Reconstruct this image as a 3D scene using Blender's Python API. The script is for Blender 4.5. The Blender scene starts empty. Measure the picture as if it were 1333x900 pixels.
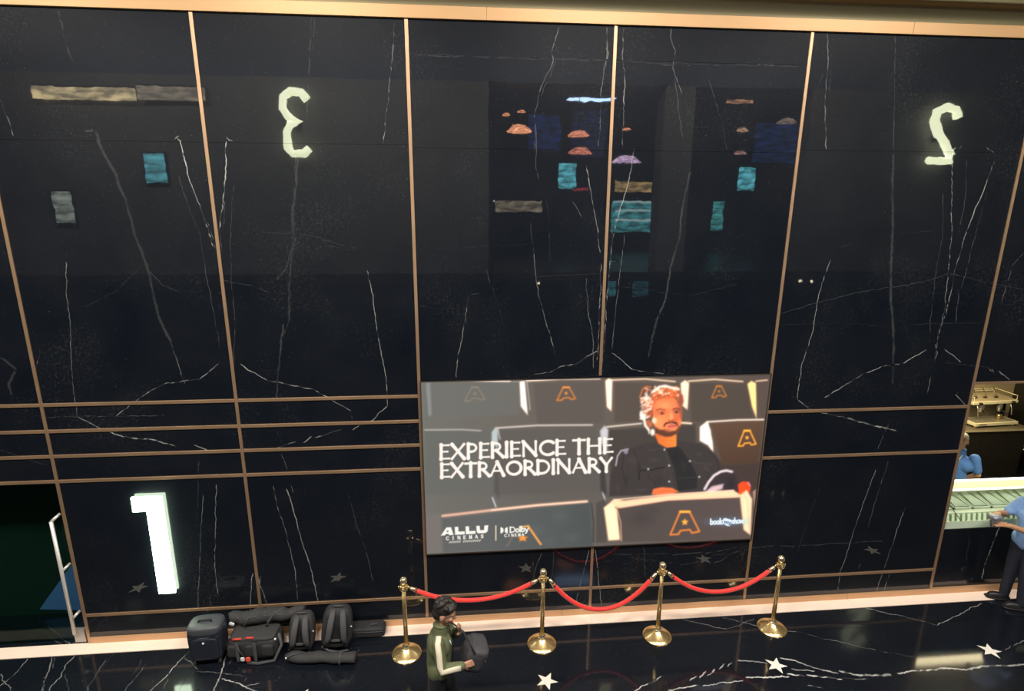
import bpy, bmesh, math, random
import numpy as np
from mathutils import Vector, Matrix

C = bpy.context.scene.collection
sc = bpy.context.scene
PI = math.pi
random.seed(7)

# ------------------------------------------------------------------ camera
CAM = Vector((0.0, -6.1, 5.04))
FPX = 757.143
PITCH, YAW, ROLL = (math.radians(a) for a in (14.28173, 5.24697, 0.33725))
_f0 = Vector((math.sin(YAW), math.cos(YAW), 0)); _r0 = Vector((math.cos(YAW), -math.sin(YAW), 0)); _u0 = Vector((0, 0, 1))
FWD = _f0 * math.cos(PITCH) - _u0 * math.sin(PITCH)
_u1 = _u0 * math.cos(PITCH) + _f0 * math.sin(PITCH)
RIGHT = _r0 * math.cos(ROLL) + _u1 * math.sin(ROLL)
UP = _u1 * math.cos(ROLL) - _r0 * math.sin(ROLL)
cam_d = bpy.data.cameras.new('camera'); cam = bpy.data.objects.new('camera', cam_d); C.objects.link(cam)
cam_d.sensor_fit = 'HORIZONTAL'; cam_d.sensor_width = 36.0; cam_d.lens = FPX / 1333 * 36.0
cam_d.clip_start = 0.05; cam_d.clip_end = 100
cam.matrix_world = Matrix(((RIGHT.x, UP.x, -FWD.x, CAM.x), (RIGHT.y, UP.y, -FWD.y, CAM.y), (RIGHT.z, UP.z, -FWD.z, CAM.z), (0, 0, 0, 1)))
sc.camera = cam

# ------------------------------------------------------------------ world, lights, exposure
w = bpy.data.worlds.new('hall_air'); sc.world = w; w.use_nodes = True
w.node_tree.nodes['Background'].inputs[0].default_value = (0.9, 0.95, 1.0, 1)
w.node_tree.nodes['Background'].inputs[1].default_value = 0.02
vs = sc.view_settings
vs.view_transform = 'Standard'; vs.look = 'None'; vs.exposure = 0.0; vs.gamma = 1.0; vs.use_curve_mapping = False

CEIL = 8.7
LAMPS = [(-6.5, -4.4), (-2.2, -4.4), (2.2, -4.4), (6.6, -4.4)]
LOBX = 3.75
def area(name, loc, rot, sx, sy, power, col):
    d = bpy.data.lights.new(name, 'AREA'); d.shape = 'RECTANGLE'; d.size = sx; d.size_y = sy; d.energy = power; d.color = col
    o = bpy.data.objects.new(name, d); C.objects.link(o); o.location = loc; o.rotation_euler = rot
    return o
for (x, y) in LAMPS:  # main light of the hall, put in overhead out of view
    area('atrium_light', (x, y, CEIL - 0.13), (0, 0, 0), 2.0, 1.0, 460, (1.0, 0.93, 0.84))
area('alcove_light', (8.0, 2.3, 2.86), (0, 0, 0), 3.0, 1.2, 150, (1.0, 0.84, 0.50))
area('lobby_light', (LOBX, -11.0, 7.70), (0, 0, 0), 1.3, 0.5, 60, (0.45, 0.65, 1.0))

# ------------------------------------------------------------------ measuring helpers (flat marks on the wall and floor)
def ray(px, py):
    d = FWD + RIGHT * ((px - 666.5) / FPX) - UP * ((py - 450) / FPX)
    return d / d.y
def on_wall(p, y=0.0):
    d = ray(*p); t = y - CAM.y
    return (CAM.x + d.x * t, CAM.z + d.z * t)
def on_floor(p, z=0.0):
    d = ray(*p); t = (z - CAM.z) / d.z
    return (CAM.x + d.x * t, CAM.y + d.y * t)
def mirrored(p, depth):            # where a thing stands whose reflection in the marble is seen at p
    d = ray(*p); t = -CAM.y + depth
    return (CAM.x + d.x * t, CAM.z + d.z * t)

# ------------------------------------------------------------------ materials
MATS = {}
def srgb(r, g, b):
    def f(c):
        c /= 255.0
        return c / 12.92 if c <= 0.04045 else ((c + 0.055) / 1.055) ** 2.4
    return (f(r), f(g), f(b))
def mat(name, col, rough=0.5, metal=0.0, spec=0.5, noise=0.0, nscale=40.0, bump=0.0, emit=None, strength=0.0, coat=0.0, trans=0.0, alpha=1.0, sheen=0.0, flicker=0.0):
    if name in MATS: return MATS[name]
    m = bpy.data.materials.new(name); m.use_nodes = True; nt = m.node_tree; b = nt.nodes['Principled BSDF']
    b.inputs['Base Color'].default_value = (*col, 1); b.inputs['Roughness'].default_value = rough; b.inputs['Metallic'].default_value = metal
    b.inputs['Specular IOR Level'].default_value = spec; b.inputs['Coat Weight'].default_value = coat; b.inputs['Coat Roughness'].default_value = 0.05
    b.inputs['Transmission Weight'].default_value = trans; b.inputs['Alpha'].default_value = alpha; b.inputs['Sheen Weight'].default_value = sheen
    if emit: b.inputs['Emission Color'].default_value = (*emit, 1); b.inputs['Emission Strength'].default_value = strength
    if noise or bump:
        tc = nt.nodes.new('ShaderNodeTexCoord'); n = nt.nodes.new('ShaderNodeTexNoise'); n.inputs['Scale'].default_value = nscale; n.inputs['Detail'].default_value = 5
        nt.links.new(tc.outputs['Object'], n.inputs['Vector'])
        if noise:
            mx = nt.nodes.new('ShaderNodeMix'); mx.data_type = 'RGBA'
            mx.inputs[6].default_value = (*[c * (1 - noise) for c in col], 1); mx.inputs[7].default_value = (*[min(1, c * (1 + noise)) for c in col], 1)
            nt.links.new(n.outputs['Fac'], mx.inputs[0]); nt.links.new(mx.outputs[2], b.inputs['Base Color'])
        if bump:
            bp = nt.nodes.new('ShaderNodeBump'); bp.inputs['Strength'].default_value = bump; bp.inputs['Distance'].default_value = 0.01
            nt.links.new(n.outputs['Fac'], bp.inputs['Height']); nt.links.new(bp.outputs['Normal'], b.inputs['Normal'])
    if flicker:            # uneven light: lit crystals, printed panels
        tc = nt.nodes.new('ShaderNodeTexCoord'); mp = nt.nodes.new('ShaderNodeMapping'); mp.inputs['Scale'].default_value = (2.0, 2.0, 6.0); n = nt.nodes.new('ShaderNodeTexNoise'); n.inputs['Scale'].default_value = flicker; n.inputs['Detail'].default_value = 4
        mr = nt.nodes.new('ShaderNodeMapRange'); mr.inputs[1].default_value = 0.38; mr.inputs[2].default_value = 0.66; mr.inputs[3].default_value = strength * 0.35; mr.inputs[4].default_value = strength * 1.7
        nt.links.new(tc.outputs['Object'], mp.inputs['Vector']); nt.links.new(mp.outputs['Vector'], n.inputs['Vector']); nt.links.new(n.outputs['Fac'], mr.inputs[0]); nt.links.new(mr.outputs[0], b.inputs['Emission Strength'])
    MATS[name] = m
    return m

def marble(name, tint=(1, 1, 1), cloud=1.0, wave=0.0006, coat=1.0, ior=1.55, wscale=2.4, crough=0.018):
    m = bpy.data.materials.new(name); m.use_nodes = True; nt = m.node_tree; N = nt.nodes; L = nt.links; b = N['Principled BSDF']
    geo = N.new('ShaderNodeNewGeometry')
    def noise(scale, detail=6, rough=0.55, dist=0.0):
        n = N.new('ShaderNodeTexNoise'); n.inputs['Scale'].default_value = scale; n.inputs['Detail'].default_value = detail
        n.inputs['Roughness'].default_value = rough; n.inputs['Distortion'].default_value = dist
        L.new(geo.outputs['Position'], n.inputs['Vector']); return n.outputs['Fac']
    def ramp(src, a, b_, va=0.0, vb=1.0):
        r = N.new('ShaderNodeMapRange'); r.clamp = True; r.inputs[1].default_value = a; r.inputs[2].default_value = b_; r.inputs[3].default_value = va; r.inputs[4].default_value = vb
        L.new(src, r.inputs[0]); return r.outputs[0]
    def mul(x, y):
        q = N.new('ShaderNodeMath'); q.operation = 'MULTIPLY'; L.new(x, q.inputs[0])
        if isinstance(y, float): q.inputs[1].default_value = y
        else: L.new(y, q.inputs[1])
        return q.outputs[0]
    def add(x, y):
        q = N.new('ShaderNodeMath'); q.operation = 'ADD'; q.use_clamp = True; L.new(x, q.inputs[0]); L.new(y, q.inputs[1]); return q.outputs[0]
    base = ramp(noise(1.1, 7, 0.6, 0.6), 0.3, 0.75, 0.0, 0.006)
    frost = mul(mul(ramp(noise(34, 8, 0.75, 0.3), 0.5, 0.78), ramp(noise(0.9, 3), 0.5, 0.72)), 0.085 * cloud)
    speck = mul(ramp(noise(95, 2, 0.5), 0.715, 0.75), 0.35)
    hair = mul(ramp(noise(2.2, 9, 0.65, 1.6), 0.497, 0.5), 0.0)
    g = add(add(base, frost), speck)
    at = N.new('ShaderNodeAttribute'); at.attribute_name = 'vein'
    g = add(g, at.outputs['Fac'])
    mx = N.new('ShaderNodeMix'); mx.data_type = 'RGBA'; L.new(g, mx.inputs[0])
    mx.inputs[6].default_value = (0.0036 * tint[0], 0.0056 * tint[1], 0.0100 * tint[2], 1); mx.inputs[7].default_value = (0.72, 0.72, 0.70, 1)
    L.new(mx.outputs[2], b.inputs['Base Color'])
    b.inputs['Roughness'].default_value = 0.42; b.inputs['Specular IOR Level'].default_value = 0.12
    b.inputs['Coat Weight'].default_value = coat; b.inputs['Coat Roughness'].default_value = crough; b.inputs['Coat IOR'].default_value = ior
    bp = N.new('ShaderNodeBump'); bp.inputs['Strength'].default_value = 1.0; bp.inputs['Distance'].default_value = wave
    L.new(noise(wscale, 3, 0.5), bp.inputs['Height']); L.new(bp.outputs['Normal'], b.inputs['Coat Normal'])
    return m

M_WALL = marble('black_wall_marble', cloud=1.0)
M_FLOOR = marble('black_floor_marble', cloud=0.25, wave=0.0002, crough=0.075, ior=1.46)
def metal_trim(name, col, rough, nscale=3.0):
    m = mat(name, col, rough, 0.85, noise=0.12, nscale=nscale); return m
M_BRASS = mat('brushed_copper_strip', (0.56, 0.36, 0.22), 0.42, 0.75, noise=0.25, nscale=3.0)
M_BAND = mat('copper_top_band', (0.55, 0.33, 0.155), 0.42, 0.25, noise=0.05, nscale=2.0)
M_SKIRT = mat('copper_skirting', (0.62, 0.38, 0.21), 0.42, 0.35, noise=0.06, nscale=4.0)
M_BORDER = mat('pale_copper_border', (0.97, 0.77, 0.64), 0.5, 0.0, noise=0.05, nscale=6.0)
M_GOLD = mat('polished_brass', (0.90, 0.68, 0.32), 0.24, 0.9)
M_GOLDLT = mat('polished_pale_brass', (0.95, 0.80, 0.50), 0.2, 0.9)
M_STAR = mat('ivory_star_stone', (0.86, 0.82, 0.72), 0.4, coat=0.4)
M_STEEL = mat('brushed_steel', (0.72, 0.72, 0.70), 0.3, 0.8)
M_BLACK = mat('matte_black', (0.012, 0.012, 0.013), 0.6)
M_DARK = mat('dark_lacquer', (0.02, 0.018, 0.016), 0.35)

# ------------------------------------------------------------------ mesh builder
class MB:
    def __init__(s): s.v = []; s.f = []; s.vein = {}
    def quad(s, pts):
        n = len(s.v); s.v += [tuple(p) for p in pts]; s.f.append(tuple(range(n, n + len(pts)))); return s
    def box(s, x0, x1, y0, y1, z0, z1, rot=None, piv=None):
        n = len(s.v); P = [(x, y, z) for z in (z0, z1) for y in (y0, y1) for x in (x0, x1)]
        if rot is not None:
            c = Vector(piv) if piv is not None else Vector(((x0 + x1) / 2, (y0 + y1) / 2, (z0 + z1) / 2))
            P = [tuple(rot @ (Vector(p) - c) + c) for p in P]
        s.v += P
        for q in ((0, 2, 3, 1), (4, 5, 7, 6), (0, 1, 5, 4), (2, 6, 7, 3), (0, 4, 6, 2), (1, 3, 7, 5)): s.f.append(tuple(n + i for i in q))
        return s
    def tube(s, path, r, seg=10, caps=True, squash=None):
        path = [Vector(p) for p in path]; m = len(path)
        rs = r if isinstance(r, (list, tuple)) else [r] * m
        n0 = len(s.v); up = None
        for i, p in enumerate(path):
            d = (path[min(i + 1, m - 1)] - path[max(i - 1, 0)]).normalized()
            if up is None:
                up = Vector((0, 0, 1)) if abs(d.z) < 0.9 else Vector((0, 1, 0))
            a = d.cross(up).normalized(); b2 = a.cross(d).normalized(); up = b2
            for k in range(seg):
                t = 2 * PI * k / seg
                s.v.append(tuple(p + a * math.cos(t) * rs[i] * (squash[0] if squash else 1) + b2 * math.sin(t) * rs[i] * (squash[1] if squash else 1)))
        for i in range(m - 1):
            for k in range(seg):
                a0 = n0 + i * seg + k; a1 = n0 + i * seg + (k + 1) % seg
                s.f.append((a0, a1, a1 + seg, a0 + seg))
        if caps:
            s.f.append(tuple(n0 + k for k in reversed(range(seg)))); s.f.append(tuple(n0 + (m - 1) * seg + k for k in range(seg)))
        return s
    def lathe(s, prof, seg=24, c=(0, 0, 0)):
        n0 = len(s.v); m = len(prof)
        for (r, z) in prof:
            for k in range(seg):
                t = 2 * PI * k / seg; s.v.append((c[0] + r * math.cos(t), c[1] + r * math.sin(t), c[2] + z))
        for i in range(m - 1):
            for k in range(seg):
                a0 = n0 + i * seg + k; a1 = n0 + i * seg + (k + 1) % seg
                s.f.append((a0, a1, a1 + seg, a0 + seg))
        s.f.append(tuple(n0 + k for k in reversed(range(seg)))); s.f.append(tuple(n0 + (m - 1) * seg + k for k in range(seg)))
        return s
    def prism(s, poly, y0, y1, plane='xz'):      # polygon extruded between y0 and y1 (xz) or z0 and z1 (xy) or x0..x1 (yz)
        n = len(poly); a = len(s.v)
        for q in (y0, y1):
            for (u, v) in poly: s.v.append((u, q, v) if plane == 'xz' else (u, v, q) if plane == 'xy' else (q, u, v))
        s.f.append(tuple(a + i for i in range(n))); s.f.append(tuple(a + n + i for i in reversed(range(n))))
        for i in range(n): s.f.append((a + i, a + n + i, a + n + (i + 1) % n, a + (i + 1) % n))
        return s
    def soft(s, c, size, e=4.0, n=8, rot=None, wob=0.0, taper=0.0, seed=0):   # soft box: superellipsoid over a gridded cube
        base = len(s.v); idx = {}
        def vert(i, j, k):
            key = (i, j, k)
            if key in idx: return idx[key]
            p = Vector((i / n * 2 - 1, j / n * 2 - 1, k / n * 2 - 1))
            l = (abs(p.x) ** e + abs(p.y) ** e + abs(p.z) ** e) ** (1 / e)
            p = p / l
            if wob:
                q = p * 2.3 + Vector((seed, seed * 1.7, 0))
                p = p * (1 + wob * (math.sin(q.x * 3.1 + q.z * 2) * math.cos(q.y * 2.7 + q.x) + 0.5 * math.sin(q.z * 6.3 + q.y * 5)))
            tp = 1 - taper * (p.z + 1) / 2
            p = Vector((p.x * size[0] / 2 * tp, p.y * size[1] / 2 * tp, p.z * size[2] / 2))
            if rot is not None: p = rot @ p
            s.v.append(tuple(p + Vector(c))); idx[key] = len(s.v) - 1
            return idx[key]
        for a in range(n):
            for b2 in range(n):
                s.f.append((vert(a, b2, 0), vert(a, b2 + 1, 0), vert(a + 1, b2 + 1, 0), vert(a + 1, b2, 0)))
                s.f.append((vert(a, b2, n), vert(a + 1, b2, n), vert(a + 1, b2 + 1, n), vert(a, b2 + 1, n)))
                s.f.append((vert(a, 0, b2), vert(a + 1, 0, b2), vert(a + 1, 0, b2 + 1), vert(a, 0, b2 + 1)))
                s.f.append((vert(a, n, b2), vert(a, n, b2 + 1), vert(a + 1, n, b2 + 1), vert(a + 1, n, b2)))
                s.f.append((vert(0, a, b2), vert(0, a, b2 + 1), vert(0, a + 1, b2 + 1), vert(0, a + 1, b2)))
                s.f.append((vert(n, a, b2), vert(n, a + 1, b2), vert(n, a + 1, b2 + 1), vert(n, a, b2 + 1)))
        return s
    def ball(s, c, r, n=6, rot=None):
        if not isinstance(r, (tuple, list)): r = (r, r, r)
        return s.soft(c, (2 * r[0], 2 * r[1], 2 * r[2]), 2.0, n, rot)
    def build(s, name, m, parent=None, smooth=False, bevel=0.0, kind=None):
        me = bpy.data.meshes.new(name); me.from_pydata(s.v, [], s.f); me.update()
        bm = bmesh.new(); bm.from_mesh(me); bmesh.ops.recalc_face_normals(bm, faces=bm.faces)
        if bevel > 0:
            bmesh.ops.bevel(bm, geom=list(bm.edges), offset=bevel, segments=2, affect='EDGES', profile=0.6)
        bm.to_mesh(me); bm.free()
        if s.vein:
            a = me.attributes.new('vein', 'FLOAT', 'POINT'); buf = np.zeros(len(me.vertices), dtype=np.float32)
            for k, v in s.vein.items(): buf[k] = v
            a.data.foreach_set('value', buf)
        me.materials.append(m)
        if smooth: me.polygons.foreach_set('use_smooth', [True] * len(me.polygons))
        o = bpy.data.objects.new(name, me); C.objects.link(o)
        if parent: o.parent = parent
        if kind: o['kind'] = kind
        return o
def autosmooth(o, ang=40):
    me = o.data
    me.polygons.foreach_set('use_smooth', [True] * len(me.polygons))
    bm = bmesh.new(); bm.from_mesh(me)
    for e in bm.edges:
        if len(e.link_faces) == 2 and e.calc_face_angle(0) > math.radians(ang): e.smooth = False
    bm.to_mesh(me); bm.free()
    return o
def thing(name, label, cat, loc=(0, 0, 0), rz=0.0, group=None):
    o = bpy.data.objects.new(name, None); C.objects.link(o); o.location = loc; o.rotation_euler = (0, 0, rz); o.empty_display_size = 0.1
    o['label'] = label; o['category'] = cat
    if group: o['group'] = group
    return o
def structure(name, label=None):
    o = bpy.data.objects.new(name, None); C.objects.link(o); o['kind'] = 'structure'; o.empty_display_size = 0.1
    if label: o['label'] = label; o['category'] = 'wall' if 'wall' in name else name.split('_')[0]
    return o
def tag_struct(o, label, cat):
    o['kind'] = 'structure'; o['label'] = label; o['category'] = cat; return o
def copy_tree(o, parent=None):
    c = o.copy(); C.objects.link(c)
    if parent: c.parent = parent
    for ch in list(o.children): copy_tree(ch, c)
    return c

# ------------------------------------------------------------------ veins: thin ribbons lying in the slab face, part of the slab's own mesh
def vein_points(pts, step=0.022, jit=0.006, seed=1):
    rnd = random.Random(seed); out = []
    for (a, b) in zip(pts[:-1], pts[1:]):
        L = math.hypot(b[0] - a[0], b[1] - a[1]); n = max(1, int(L / step))
        for i in range(n):
            t = i / n; out.append((a[0] + (b[0] - a[0]) * t, a[1] + (b[1] - a[1]) * t))
    out.append(pts[-1]); res = []; ox = oy = 0
    for i, p in enumerate(out):
        ox = ox * 0.7 + rnd.uniform(-jit, jit); oy = oy * 0.7 + rnd.uniform(-jit, jit)
        res.append((p[0] + ox, p[1] + oy))
    return res
def ribbons(pts, width, strength, dash=0.0, seed=1, jit=0.006):
    """list of (quad pair) segments: each a 6-vertex strip piece with a bright core"""
    rnd = random.Random(seed * 31 + 5); P = vein_points(pts, seed=seed, jit=jit); segs = []
    n = len(P); st = []; v = 1.0; gap = 0
    for i in range(n):
        v = min(1.25, max(0.45, v + rnd.uniform(-0.28, 0.28)))
        if dash and gap <= 0 and rnd.random() < dash * 0.5: gap = rnd.randint(1, 3)
        st.append(strength * (0.12 if gap > 0 else v)); gap -= 1
    wd = [width * rnd.uniform(0.7, 1.3) for _ in range(n)]
    st[0] *= 0.3; st[-1] *= 0.3
    for i in range(n - 1):
        a = P[max(i - 1, 0)]; b = P[i]; c = P[i + 1]; d = P[min(i + 2, n - 1)]
        def nrm(p, q):
            dx, dy = q[0] - p[0], q[1] - p[1]; l = math.hypot(dx, dy) or 1e-6; return (-dy / l, dx / l)
        n1 = nrm(a, c); n2 = nrm(b, d)
        segs.append((b, c, n1, n2, wd[i], wd[i + 1], st[i], st[i + 1]))
    return segs
VEIN_LIFT = [0]
def add_ribbon(mb, seg, to3):
    b, c, n1, n2, w1, w2, s1, s2 = seg; k = len(mb.v)
    P = []
    for (p, n, w_, s) in ((b, n1, w1, s1), (c, n2, w2, s2)):
        for q, val in ((-1, 0.0), (0, s), (1, 0.0)):
            P.append(((p[0] + n[0] * w_ * q, p[1] + n[1] * w_ * q), val))
    for i, (p, val) in enumerate(P):
        mb.v.append(to3(p)); mb.vein[k + i] = val
    mb.f.append((k, k + 1, k + 4, k + 3)); mb.f.append((k + 1, k + 2, k + 5, k + 4))

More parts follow.
